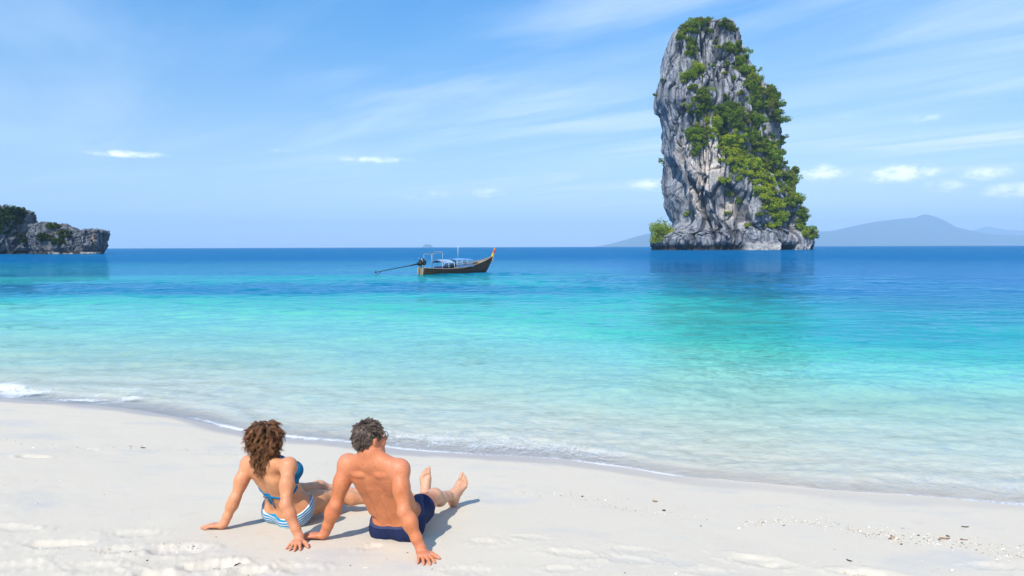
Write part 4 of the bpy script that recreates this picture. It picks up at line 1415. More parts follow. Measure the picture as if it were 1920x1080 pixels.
# ------------------------------------------------------------------ the man
def build_man():
    pelvis = V3(-0.775, 4.475, 0.590)
    c7 = V3(-0.898, 4.285, 1.062)
    S = unit(c7 - pelvis); L = np.linalg.norm(c7 - pelvis)
    Rv = unit(V3(0.950, -0.310, 0.0)); Rv = unit(Rv - S * Rv.dot(S)); Fv = np.cross(S, Rv)
    M = np.stack((Rv, Fv, S))
    k_ = L / 0.53
    W = lambda r, f, s: pelvis + Rv * r + Fv * f + S * s * k_
    B = Field((-1.40, 3.88, 0.30), (-0.22, 5.56, 1.40), 0.0044)
    e = lambda r, f, s, rad, k=0.05, cut=False: B.ell(W(r, f, s), rad, M, k, cut)
    e(0, 0.00, -0.005, (0.164, 0.115, 0.100))
    for q in (1, -1):
        e(q * 0.086, -0.048, -0.045, (0.098, 0.097, 0.082))
    e(0, 0.010, 0.110, (0.158, 0.108, 0.130), 0.06)
    e(0, 0.020, 0.290, (0.162, 0.116, 0.190), 0.06)
    e(0, 0.000, 0.425, (0.158, 0.080, 0.085), 0.06)
    e(0, 0.045, 0.13, (0.115, 0.085, 0.13), 0.05)
    shL = V3(-1.072, 4.355, 1.000); shR = V3(-0.712, 4.225, 1.006)
    for q, sh in ((1, shR), (-1, shL)):
        B.cone(W(q * 0.125, -0.020, 0.395), W(q * 0.118, -0.020, 0.12), 0.058, 0.046, 0.05)          # flank muscle
        B.cone(W(q * 0.030, -0.020, 0.520), sh - S * 0.004, 0.050, 0.046, 0.06)                        # shoulder yoke
        B.cone(W(q * 0.026, 0.0, 0.575), W(q * 0.105, -0.018, 0.492), 0.032, 0.030, 0.05)             # neck to shoulder slope
        B.ell(W(q * 0.088, -0.072, 0.375), (0.052, 0.019, 0.082), np.stack((unit(Rv * 0.94 + S * 0.34 * q), Fv, unit(S * 0.94 - Rv * 0.34 * q))), 0.03)
        B.cone(W(q * 0.062, -0.088, 0.455), W(q * 0.128, -0.066, 0.452), 0.007, 0.009, 0.03)           # ridge of the shoulder blade
        B.cone(W(q * 0.032, -0.070, 0.07), W(q * 0.030, -0.072, 0.33), 0.028, 0.022, 0.03)             # back muscles
        e(q * 0.080, 0.085, 0.345, (0.085, 0.050, 0.072), 0.04)
    B.cone(W(0, -0.120, 0.06), W(0, -0.120, 0.44), 0.013, 0.011, 0.04, cut=True)                      # spine furrow
    for q in (1, -1):
        B.cone(W(q * 0.050, -0.125, 0.46), W(q * 0.040, -0.122, 0.31), 0.010, 0.010, 0.03, cut=True)
    # two soft folds above the waist on the right side
    B.cone(W(0.150, -0.03, 0.105), W(0.09, -0.105, 0.085), 0.006, 0.004, 0.02, cut=True)
    B.cone(W(-0.150, -0.03, 0.075), W(-0.09, -0.105, 0.065), 0.006, 0.004, 0.02, cut=True)
    # legs
    hipR, hipL = W(0.088, 0.03, -0.030), W(-0.088, 0.03, -0.030)
    kneeR, kneeL = V3(-0.575, 4.885, 0.580), V3(-0.752, 4.955, 0.510)
    ankR, ankL = V3(-0.480, 5.235, 0.455), V3(-0.700, 5.360, 0.405)
    for hip, kn, an in ((hipR, kneeR, ankR), (hipL, kneeL, ankL)):
        m_ = hip * 0.6 + kn * 0.4
        B.chain([hip, m_, kn], [0.088, 0.076, 0.055], 0.04)
        B.ell(hip * 0.5 + kn * 0.5 + V3(0, 0, 0.02), (0.06, 0.10, 0.06), k=0.05)
        B.ell(kn + V3(0.004, 0.01, 0.012), (0.044, 0.048, 0.042), k=0.03)
        c_ = kn * 0.68 + an * 0.32 - V3(0, 0, 0.016)
        B.chain([kn, c_, kn * 0.28 + an * 0.72, an], [0.050, 0.052, 0.036, 0.033], 0.03)
    F1 = B.F.copy()                                                      # torso and legs only, for the trunks
    gR = gz(-0.475, 5.30); gL = gz(-0.695, 5.42)
    add_foot(B, ankR, (-0.478, 5.292, gR + 0.026), (-0.372, 5.330, gR + 0.240), (0.88, -0.10, -0.42), 1.06)
    add_foot(B, ankL, (-0.694, 5.415, gL + 0.026), (-0.712, 5.455, gL + 0.262), (-0.90, -0.25, -0.1), 1.06)
    # arms
    elL, elR = V3(-1.143, 4.322, 0.742), V3(-0.668, 4.118, 0.775)
    wrL = V3(-1.222, 4.345, 0); wrL[2] = gz(wrL[0], wrL[1]) + 0.050
    wrR = V3(-0.563, 4.075, 0); wrR[2] = gz(wrR[0], wrR[1]) + 0.052
    for q, sh, el_, wr in ((-1, shL, elL, wrL), (1, shR, elR, wrR)):
        B.ell(sh - S * 0.010, (0.060, 0.060, 0.066), k=0.04)
        B.chain([sh, sh * 0.55 + el_ * 0.45, el_], [0.052, 0.049, 0.039], 0.03)
        B.ell(sh * 0.55 + el_ * 0.45 - Fv * 0.020, (0.040, 0.040, 0.070), k=0.03)
        B.ell(el_ - Fv * 0.014, (0.030, 0.030, 0.030), k=0.02)
        f_ = el_ * 0.70 + wr * 0.30
        B.chain([el_, f_, el_ * 0.25 + wr * 0.75, wr], [0.038, 0.044, 0.032, 0.028], 0.025)
        B.ell(f_ + Rv * q * 0.012, (0.034, 0.036, 0.055), k=0.03)
    tl = add_hand(B, wrL, (-1.0, 0.02, 0), 1, 1.04, 0.8)
    tr = add_hand(B, wrR, (0.34, -0.94, 0), -1, 1.06, 1.0)
    # neck and head
    hc = P(693, 822, 4.30)
    face = unit(V3(0.74, 0.66, 0.10))
    B.chain([W(0, 0.005, 0.50), W(0, 0.010, 0.575), hc - V3(0, 0, 0.055)], [0.066, 0.057, 0.056], 0.035)
    g_, HM = add_head(B, hc, face, (0.02, -0.05, 1.0), 1.03, 1.05)
    for q in (1, -1):
        B.cone(g_(q * 0.048, -0.02, -0.05), W(q * 0.02, 0.07, 0.49), 0.018, 0.016, 0.03)
    v, f = B.mesh()
    v = relax(v, f, 2, 0.4)
    root = empty('person', (float(pelvis[0]), float(pelvis[1]), gz(pelvis[0], pelvis[1])))
    tag(root, 'person with short grey hair and bare back in navy trunks, leaning back on the sand', 'person', 'couple sitting on the beach')
    fl = near_w(v, [(shL + S * 0.03, .10), (shR + S * 0.03, .10), (c7, .09)]) * 0.65
    fl = np.maximum(fl, near_w(v, [(t_, .035) for t_ in tl + tr] + [(wrL, .05), (wrR, .05)]) * 0.85)
    fl = np.maximum(fl, near_w(v, [(elL, .05), (elR, .05)]) * 0.55)
    fl = np.maximum(fl, near_w(v, [(g_(0.085, 0, 0), .03), (g_(-0.085, 0, 0), .03), (g_(0.03, 0.07, -0.03), .06)]) * 0.6)
    pa_ = sstep(v[:, 1] - 0.2 * (v[:, 2] - 0.5), 4.66, 4.85)
    skin = skin_material('tanned_skin', (0.600, 0.215, 0.090), (0.680, 0.270, 0.165), (0.600, 0.350, 0.225))
    local_mesh('body', v, f, skin, root, {'flush': fl, 'paler': pa_})
    # swimming trunks
    X, Y, Z = B.grids()
    proj = lambda o_, d_: (X - o_[0]) * d_[0] + (Y - o_[1]) * d_[1] + (Z - o_[2]) * d_[2]
    Sw = unit(S * 0.95 + Fv * 0.10)
    td = unit((kneeR - hipR) + (kneeL - hipL))
    wav = (0.004 * np.sin(38 * X + 21 * Z) * np.sin(45 * Y - 17 * X) + 0.002 * np.sin(90 * X - 60 * Y + 40 * Z)).astype(np.float32)
    q0 = hipR * 0.56 + kneeR * 0.44
    T_ = np.maximum(np.maximum(F1 - 0.009 - wav, proj(W(0, 0, 0.022), Sw)), proj(q0, td) + wav * 1.5)
    v2, f2 = B.mesh(T_.astype(np.float32))
    v2 = relax(v2, f2, 2, 0.4)
    trunks_m = simple_mat('navy_cloth', (0.016, 0.026, 0.085), 0.85, 0.5, 90.0, 0.5, spec=0.2)
    local_mesh('swim_trunks', v2, f2, trunks_m, root)
    T2 = np.maximum(np.maximum(F1 - 0.0115, proj(W(0, 0, 0.025), Sw)), -proj(W(0, 0, 0.013), Sw))
    v2, f2 = B.mesh(T2.astype(np.float32))
    local_mesh('waistband', relax(v2, f2, 1, 0.4), f2, simple_mat('navy_band', (0.030, 0.042, 0.110), 0.8, 0.3, 200.0), root)
    # hair: a close cap and short locks combed back
    Hf = Field(hc - 0.17, hc + 0.17, 0.004)
    rv, fv, uv = HM
    Hf.ell(g_(0, -0.013, 0.032), (0.0800, 0.101, 0.092), HM, 0.02)
    Hf.ell(g_(0, -0.044, 0.002), (0.074, 0.068, 0.076), HM, 0.02)
    X, Y, Z = Hf.grids()
    prj = lambda o_, d_: (X - o_[0]) * d_[0] + (Y - o_[1]) * d_[1] + (Z - o_[2]) * d_[2]
    keep = np.maximum(prj(g_(0, 0.058, 0.050), unit(fv * 0.9 - uv * 0.35)), prj(g_(0, -0.03, -0.066), -unit(uv * 0.92 - fv * 0.30)))
    # clear the ears
    Hc = np.maximum(Hf.F, keep)
    for q in (1, -1):
        o_ = g_(q * 0.085, 0.004, -0.018)
        Hc = np.maximum(Hc, 0.031 - np.sqrt((X - o_[0]) ** 2 + (Y - o_[1]) ** 2 + (Z - o_[2]) ** 2))
    hv, hf = Hf.mesh(Hc.astype(np.float32))
    hv = relax(hv, hf, 2, 0.4)
    hv = hv + 0.003 * np.stack([fbm(hv * 55, 3, s0) for s0 in (81, 82, 83)], 1)
    cap_m = hair_material('grey_hair', (0.018, 0.010, 0.007), (0.250, 0.185, 0.145))
    nrm = (hv - g_(0, -0.012, 0.015)); nrm /= np.linalg.norm(nrm, axis=1)[:, None]
    vis = np.arange(len(hv))[((hv - g_(0, -0.012, 0.02)) ** 2).sum(1) > 0.0050]
    sel = prng.choice(vis, 9000)
    crown = g_(0.0, -0.055, 0.115)
    away = hv[sel] - crown
    away -= nrm[sel] * (away * nrm[sel]).sum(1)[:, None]
    away /= np.linalg.norm(away, axis=1)[:, None] + 1e-6
    dirs = away * 1.0 + nrm[sel] * (0.12 + 0.26 * np.clip((hv[sel] - g_(0, 0, 0.06)) @ uv / 0.06, 0, 1))[:, None] + prng.normal(0, 0.20, (len(sel), 3))
    sv, sf, stn = strands(prng, hv[sel] - nrm[sel] * 0.003, dirs, 0.026, 0.0013, 0.0012, 0.05, seg=5, clumps=620)
    ht = np.concatenate((np.full(len(hv), 0.25), stn))
    local_mesh('hair', np.concatenate((hv, sv)), np.concatenate((hf, sf + len(hv))), cap_m, root, {'lock': ht})
    # glasses
    gm = simple_mat('dark_frame', (0.02, 0.02, 0.025), 0.35)
    gl = empty('glasses', (0, 0, 0)); gl.parent = root
    def gpart(nm, pts, r, closed=False):
        tv, tf = tube(pts, r, 6, closed)
        return local_mesh2(nm, tv, tf, gm, gl, root)
    def local_mesh2(nm, vv, ff, mat, par, rt):
        ob = mesh_np(nm, vv - np.array(rt.location), ff, True, mat, None)
        ob.parent = par
        return ob
    lens_m, g9 = new_mat('lens_glass')
    g9.n('ShaderNodeOutputMaterial', ins={'Surface': g9.n('ShaderNodeMixShader', ins={0: 0.14, 1: g9.n('ShaderNodeBsdfTransparent').outputs[0],
         2: g9.n('ShaderNodeBsdfGlossy', ins={'Roughness': 0.05}).outputs[0]}).outputs[0]})
    for q in (1, -1):
        cc = (q * 0.036, 0.108, 0.006)
        ring = [g_(cc[0] + 0.026 * math.cos(a), cc[1] - 0.012 * abs(q * 0.036 + 0.026 * math.cos(a)) / 0.06, cc[2] + 0.019 * math.sin(a)) for a in np.linspace(0, 2 * math.pi, 21)[:-1]]
        gpart('lens_rim', ring, 0.0018, True)
        lv = np.array(ring + [np.mean(ring, 0) + fv * 0.003])
        lf = np.array([(i, (i + 1) % 20, 20) for i in range(20)])
        local_mesh2('lens', lv, [lf], lens_m, gl, root)
        gpart('temple', [g_(q * 0.063, 0.098, 0.010), g_(q * 0.082, 0.07, 0.014), g_(q * 0.090, 0.01, 0.014), g_(q * 0.089, -0.015, 0.006)], 0.0022)
    gpart('bridge', [g_(0.011, 0.106, 0.010), g_(0, 0.112, 0.013), g_(-0.011, 0.106, 0.010)], 0.0022)
    gl['kind'] = 'thing'
    del gl['kind']
    eyes(root, g_, fv, 1.03)
    return root


def eyes(root, g_, fv, s_):
    em, g = new_mat('eye')
    at = g.n('ShaderNodeAttribute', attribute_name='iris').outputs['Fac']
    c = g.mix(g.smooth(at, 0.86, 0.88), (0.75, 0.74, 0.72), (0.10, 0.075, 0.05))
    c = g.mix(g.smooth(at, 0.965, 0.975), c, (0.005, 0.005, 0.005))
    b = g.n('ShaderNodeBsdfPrincipled', ins={'Base Color': c, 'Roughness': 0.15})
    g.n('ShaderNodeOutputMaterial', ins={'Surface': b.outputs[0]})
    for q in (1, -1):
        o_ = g_(q * 0.033, 0.074, 0.008)
        th, ph_ = np.meshgrid(np.linspace(0, math.pi, 12), np.linspace(0, 2 * math.pi, 16, endpoint=False), indexing='ij')
        dv = np.stack((np.sin(th) * np.cos(ph_), np.sin(th) * np.sin(ph_), np.cos(th)), -1).reshape(-1, 3)
        local_mesh('eye', o_ + dv * 0.0125 * s_, grid_faces(12, 16, wrap=True), em, root, {'iris': dv @ fv})


man = build_man()


# ------------------------------------------------------------------ the woman
def build_woman():
    pelvis = V3(-1.590, 4.715, 0.590)
    c7 = P(497, 862, 4.515)
    S = unit(c7 - pelvis); L = np.linalg.norm(c7 - pelvis)
    Rv = unit(V3(0.83, -0.56, 0.0)); Rv = unit(Rv - S * Rv.dot(S)); Fv = np.cross(S, Rv)
    M = np.stack((Rv, Fv, S))
    k_ = L / 0.48
    W = lambda r, f, s: pelvis + Rv * r + Fv * f + S * s * k_
    B = Field((-2.18, 3.98, 0.28), (-0.56, 5.72, 1.36), 0.0044)
    e = lambda r, f, s, rad, k=0.05, cut=False: B.ell(W(r, f, s), rad, M, k, cut)
    e(0, 0.00, 0.000, (0.160, 0.114, 0.095))
    for q in (1, -1):
        e(q * 0.080, -0.045, -0.038, (0.094, 0.096, 0.082))
        e(q * 0.122, 0.02, -0.01, (0.055, 0.080, 0.080), 0.05)
    e(0, 0.015, 0.110, (0.138, 0.098, 0.115), 0.06)
    e(0, 0.060, 0.085, (0.095, 0.060, 0.085), 0.05)
    e(0, 0.015, 0.255, (0.140, 0.102, 0.165), 0.06)
    e(0, -0.002, 0.385, (0.130, 0.070, 0.075), 0.06)
    for q in (1, -1):
        e(q * 0.075, 0.105, 0.285, (0.066, 0.064, 0.062), 0.03)
    shL = P(466, 869, 4.610); shR = P(541, 873, 4.415)
    for q, sh in ((1, shR), (-1, shL)):
        B.cone(W(q * 0.100, -0.02, 0.355), W(q * 0.086, -0.015, 0.12), 0.050, 0.042, 0.05)
        B.cone(W(q * 0.026, -0.015, 0.468), sh, 0.042, 0.038, 0.06)
        B.cone(W(q * 0.020, 0, 0.520), W(q * 0.085, -0.012, 0.445), 0.026, 0.025, 0.05)
        B.ell(W(q * 0.074, -0.062, 0.335), (0.042, 0.020, 0.070), np.stack((unit(Rv * 0.94 + S * 0.34 * q), Fv, unit(S * 0.94 - Rv * 0.34 * q))), 0.03)
        B.cone(W(q * 0.028, -0.066, 0.06), W(q * 0.027, -0.062, 0.29), 0.022, 0.018, 0.03)
    B.cone(W(0, -0.106, 0.05), W(0, -0.100, 0.40), 0.014, 0.012, 0.035, cut=True)
    hipR, hipL = W(0.092, 0.03, -0.020), W(-0.092, 0.03, -0.020)
    kneeR, kneeL = P(632, 928, 5.000), P(597, 915, 5.110)
    ankR, ankL = P(716, 938, 5.10), P(700, 915, 5.30)
    for an in (ankR, ankL):
        an[2] = gz(an[0], an[1]) + 0.075
    for hip, kn, an in ((hipR, kneeR, ankR), (hipL, kneeL, ankL)):
        m_ = hip * 0.6 + kn * 0.4
        B.chain([hip, m_, kn], [0.092, 0.077, 0.052], 0.04)
        B.ell(kn + V3(0.01, 0.0, 0.010), (0.044, 0.042, 0.040), k=0.03)
        c_ = kn * 0.68 + an * 0.32 - V3(0, 0, 0.014)
        B.chain([kn, c_, kn * 0.28 + an * 0.72, an], [0.046, 0.047, 0.032, 0.029], 0.03)
    F1 = B.F.copy()
    for an, kn in ((ankR, kneeR), (ankL, kneeL)):
        d_ = unit((an - kn) * V3(1, 1, 0))
        h_ = an + d_ * 0.045; h_[2] = gz(h_[0], h_[1]) + 0.024
        t_ = h_ + d_ * 0.10; t_[2] += 0.200
        add_foot(B, an, h_, t_, V3(d_[1], -d_[0], 0) * (1 if an is ankR else -1), 0.92)
    elL, elR = P(441, 934, 4.520), P(536, 946, 4.285)
    wl = ground_px(421, 991); wl[2] = gz(wl[0], wl[1]) + 0.044
    wr_ = ground_px(561, 1020); wr_[2] = gz(wr_[0], wr_[1]) + 0.046
    for q, sh, el_, wr in ((-1, shL, elL, wl), (1, shR, elR, wr_)):
        B.ell(sh - S * 0.008, (0.049, 0.050, 0.054), k=0.04)
        B.chain([sh, sh * 0.5 + el_ * 0.5, el_], [0.044, 0.041, 0.034], 0.03)
        B.ell(sh * 0.5 + el_ * 0.5 - Fv * 0.015, (0.034, 0.034, 0.065), k=0.03)
        B.ell(el_ - Fv * 0.012, (0.026, 0.026, 0.026), k=0.02)
        f_ = el_ * 0.72 + wr * 0.28
        B.chain([el_, f_, el_ * 0.25 + wr * 0.75, wr], [0.033, 0.037, 0.027, 0.024], 0.025)
    tl = add_hand(B, wl, (-1.0, -0.06, 0), 1, 0.94, 0.7)
    tr = add_hand(B, wr_, (0.02, -1.0, 0), -1, 0.94, 1.1)
    hc = P(500, 822, 4.53)
    face = unit(V3(0.50, 0.84, 0.12))
    B.chain([W(0, 0.0, 0.44), W(0, 0.008, 0.52), hc - V3(0, 0, 0.055)], [0.056, 0.046, 0.047], 0.035)
    g_, HM = add_head(B, hc, face, (0.0, -0.06, 1.0), 0.95, 0.90)
    v, f = B.mesh()
    v = relax(v, f, 2, 0.4)
    root = empty('person', (float(pelvis[0]), float(pelvis[1]), gz(pelvis[0], pelvis[1])))
    tag(root, 'person with curly brown hair in a blue bikini with striped bottoms, leaning back', 'person', 'couple sitting on the beach')
    fl = near_w(v, [(shL + S * 0.02, .07), (shR + S * 0.02, .08)]) * 0.55
    fl = np.maximum(fl, near_w(v, [(t_, .03) for t_ in tl + tr] + [(wl, .05), (wr_, .05)]) * 0.95)
    fl = np.maximum(fl, near_w(v, [(elL, .06), (elR, .06)]) * 0.5)
    fl = np.maximum(fl, near_w(v, [(shL * .5 + elL * .5, .08), (shR * .5 + elR * .5, .08), (wl * .5 + elL * .5, .08), (wr_ * .5 + elR * .5, .08)]) * 0.35)
    skin = skin_material('light_tanned_skin', (0.640, 0.300, 0.145), (0.680, 0.265, 0.170), (0.600, 0.340, 0.220))
    local_mesh('body', v, f, skin, root, {'flush': fl, 'paler': sstep(v[:, 1], 4.95, 5.15)})
    # bikini bottom with blue and white stripes
    X, Y, Z = B.grids()
    proj = lambda o_, d_: (X - o_[0]) * d_[0] + (Y - o_[1]) * d_[1] + (Z - o_[2]) * d_[2]
    Sw = unit(S * 0.97 - Fv * 0.04)
    td = unit((kneeR - hipR) + (kneeL - hipL))
    q0 = (hipR + hipL) / 2 + td * 0.030
    leg = proj(q0, unit(td - S * 0.25))
    wav = (0.0020 * np.sin(70 * X + 31 * Z) * np.sin(60 * Y)).astype(np.float32)
    T_ = np.maximum(np.maximum(F1 - 0.0065 - wav, proj(W(0, 0, 0.030), Sw)), leg)
    v2, f2 = B.mesh(T_.astype(np.float32))
    v2 = relax(v2, f2, 2, 0.4)
    sm, g = new_mat('striped_cloth')
    st_ = g.n('ShaderNodeAttribute', attribute_name='stripe').outputs['Fac']
    fr_ = g.math('FRACT', st_)
    c = g.mix(g.smooth(fr_, 0.54, 0.62), (0.010, 0.225, 0.420), (0.66, 0.68, 0.70))
    c = g.mix(g.smooth(fr_, 0.93, 1.0), c, (0.010, 0.225, 0.420))
    b = g.n('ShaderNodeBsdfPrincipled', ins={'Base Color': c, 'Roughness': 0.8, 'Specular IOR Level': 0.2})
    g.n('ShaderNodeOutputMaterial', ins={'Surface': b.outputs[0]})
    sv_ = ((v2 - pelvis) @ S) / 0.0175 + 0.35 * np.sin(((v2 - pelvis) @ Rv) * 14) + 20
    local_mesh('bikini_bottom', v2, f2, sm, root, {'stripe': sv_})
    blue = simple_mat('blue_cloth', (0.006, 0.165, 0.340), 0.75, 0.4, 120.0, 0.4, spec=0.25)
    dblue = simple_mat('dark_blue_cloth', (0.008, 0.060, 0.170), 0.8, 0.4, 120.0, 0.4, spec=0.2)
    # top: two cups, a band round the back, a knot with loops and tails, a halter strap
    Sb = unit(S + Rv * 0.03)
    band_s = 0.205
    T_ = np.maximum(F1 - 0.0050, np.abs(proj(W(0, 0, band_s), Sb)) - 0.0095)
    T_ = np.maximum(T_, proj(W(0, 0.055, 0), Fv))
    v2, f2 = B.mesh(T_.astype(np.float32))
    local_mesh('bikini_band', relax(v2, f2, 1, 0.4), f2, blue, root)
    cup = np.full(B.F.shape, 9, np.float32)
    for q in (1, -1):
        o_ = W(q * 0.078, 0.105, 0.272)
        cup = np.minimum(cup, np.sqrt((X - o_[0]) ** 2 + (Y - o_[1]) ** 2 + (Z - o_[2]) ** 2).astype(np.float32) - 0.085)
    T_ = np.maximum(np.maximum(F1 - 0.0065, cup), -proj(W(0, 0.030, 0), Fv))
    T_ = np.maximum(T_, proj(W(0, 0, 0.340), S))
    v2, f2 = B.mesh(T_.astype(np.float32))
    local_mesh('bikini_cups', relax(v2, f2, 2, 0.4), f2, blue, root)
    parts_v, parts_f = [], []

    def surf_back(r, s, off):
        """point on the back just outside the skin"""
        lo_, hi_ = 0.02, 0.25
        for _ in range(30):
            mid_ = (lo_ + hi_) / 2
            p_ = W(r, -mid_, s)
            i = [int(round((p_[a] - B.lo[a]) / B.h)) for a in range(3)]
            if F1[i[0], i[1], i[2]] < 0:
                lo_ = mid_
            else:
                hi_ = mid_
        return W(r, -lo_ - off, s)
    kn = surf_back(0.004, band_s, 0.012)
    def bow(name, kn, out, down, side, scale, mat):
        vs, fs, o = [], [], 0
        items = []
        for q in (1, -1):
            lp = np.concatenate((bez(kn, kn + side * q * 0.030 * scale + down * -0.012 * scale + out * 0.012 * scale, kn + side * q * 0.060 * scale + down * 0.020 * scale + out * 0.014 * scale, kn + side * q * 0.034 * scale + down * 0.030 * scale + out * 0.006 * scale, 9),
                                 bez(kn + side * q * 0.034 * scale + down * 0.030 * scale + out * 0.006 * scale, kn + side * q * 0.018 * scale + down * 0.022 * scale, kn + side * q * 0.008 * scale + down * 0.006 * scale, kn, 7)[1:]))
            items.append((lp, 0.0050 * scale))
            tl_ = bez(kn, kn + down * 0.03 * scale + side * q * 0.008 * scale + out * 0.010, kn + down * 0.06 * scale + side * q * (0.016 if q > 0 else 0.010) * scale + out * 0.006, kn + down * (0.105 if q > 0 else 0.080) * scale + side * q * (0.018 if q > 0 else 0.006) * scale + out * 0.004, 10)
            items.append((tl_, np.linspace(0.0055, 0.0085, 10) * scale))
        for pts_, r_ in items:
            tv, tf = tube(pts_, r_, 6, flat=0.45, side=side)
            vs.append(tv); fs += [a + o for a in tf]; o += len(tv)
        th, p2_ = np.meshgrid(np.linspace(0, math.pi, 7), np.linspace(0, 2 * math.pi, 10, endpoint=False), indexing='ij')
        dv = np.stack((np.sin(th) * np.cos(p2_), np.sin(th) * np.sin(p2_), np.cos(th)), -1).reshape(-1, 3)
        vs.append(kn + dv * 0.011 * scale); fs.append(grid_faces(7, 10, wrap=True) + o)
        return local_mesh(name, np.concatenate(vs), fs, mat, root)
    bow('bow', kn, -Fv, -S, Rv, 1.0, blue)
    sd_ = W(0.158, 0.030, 0.020)
    bow('side_tie', sd_ + Rv * 0.012, Rv, -S * 0.92 + Fv * 0.1, unit(Fv + S * 0.15), 0.9, dblue)
    for q in (1, -1):
        tv, tf = tube(bez(W(q * 0.085, 0.140, 0.325), W(q * 0.082, 0.110, 0.420), W(q * 0.066, 0.045, 0.490), W(q * 0.018, -0.056, 0.500), 14), 0.0065, 6, flat=0.6)
        local_mesh('halter_strap', tv, tf, blue, root)
    # curly shoulder-length hair
    Hf = Field(hc - np.array((0.19, 0.19, 0.24)), hc + np.array((0.19, 0.19, 0.19)), 0.0045)
    rv, fv, uv = HM
    el2 = lambda r, f_, u, rad, k=0.03: Hf.ell(g_(r, f_, u), rad, HM, k)
    el2(0, -0.020, 0.040, (0.077, 0.094, 0.086))
    el2(0, -0.046, -0.020, (0.076, 0.066, 0.100))
    el2(0, -0.062, -0.100, (0.072, 0.048, 0.082))
    for q in (1, -1):
        el2(q * 0.064, -0.010, -0.045, (0.028, 0.048, 0.085))
    X, Y, Z = Hf.grids()
    prj = lambda o_, d_: (X - o_[0]) * d_[0] + (Y - o_[1]) * d_[1] + (Z - o_[2]) * d_[2]
    Hc = np.maximum(Hf.F, np.minimum(prj(g_(0, 0.062, 0.045), unit(fv * 0.9 - uv * 0.35)), 9))
    Hc = np.maximum(Hc, np.where(prj(g_(0, 0, 0), uv) < 0.03, prj(g_(0, 0.030, 0.0), fv), -1))
    hv, hf = Hf.mesh(Hc.astype(np.float32))
    hv = relax(hv, hf, 2, 0.4)
    nrm = hv - g_(0, -0.020, -0.02); nrm /= np.linalg.norm(nrm, axis=1)[:, None]
    hv = hv + nrm * (0.012 * fbm(hv * 26, 3, 91) + 0.004 * fbm(hv * 70, 2, 92))[:, None]
    hm = hair_material('brown_hair', (0.028, 0.010, 0.004), (0.350, 0.160, 0.070))
    sel = prng.integers(0, len(hv), 7000)
    aw = hv[sel] - g_(0.01, -0.02, 0.14)
    tg = unit(-uv) * 0.6 + aw / np.linalg.norm(aw, axis=1)[:, None]
    low = sstep(-((hv[sel] - g_(0, 0, 0)) @ uv), 0.0, 0.07)[:, None]
    tg = tg - nrm[sel] * (tg * nrm[sel]).sum(1)[:, None] * (1 - low)
    tg = tg * (1 - low) - uv * low * 1.2
    tg /= np.linalg.norm(tg, axis=1)[:, None] + 1e-6
    dirs = tg + nrm[sel] * 0.10 + prng.normal(0, 0.17, (len(sel), 3))
    sv, sf, stn = strands(prng, hv[sel] - nrm[sel] * 0.004, dirs, 0.080, 0.0019, 0.0090, 0.052, seg=12, clumps=560, droopk=0.12)
    ht = np.concatenate((np.clip(0.25 + 0.5 * fbm(hv * 24, 2, 95), 0, 1), stn))
    local_mesh('hair', np.concatenate((hv, sv)), np.concatenate((hf, sf + len(hv))), hm, root, {'lock': ht})
    eyes(root, g_, fv, 0.95)
    return root


woman = build_woman()


# ------------------------------------------------------------------ long-tail boat at anchor
def box_arr(c, sz, M=None, bev=0.0):
    """box with optional chamfered edges (bev = fraction); returns verts, faces"""
    c = V3(c); sz = V3(sz) / 2
    M = np.eye(3) if M is None else np.asarray(M, float)
    bm_ = bmesh.new()
    bmesh.ops.create_cube(bm_, size=2.0)
    if bev:
        bmesh.ops.scale(bm_, vec=tuple(sz), verts=bm_.verts)
        bmesh.ops.bevel(bm_, geom=bm_.edges[:], offset=bev, segments=1, affect='EDGES')
        v = np.array([x.co for x in bm_.verts])
    else:
        v = np.array([x.co for x in bm_.verts]) * sz
    q = [[x.index for x in f_.verts] for f_ in bm_.faces]
    bm_.free()
    fs = [np.array([x for x in q if len(x) == n]) for n in (3, 4) if any(len(x) == n for x in q)]
    return c + v @ M, fs


def merge(items):
    vs, fs, o = [], [], 0
    for v, f_ in items:
        vs.append(v)
        fs += [np.asarray(a) + o for a in (f_ if isinstance(f_, list) else [f_])]
        o += len(v)
    return np.concatenate(vs), fs


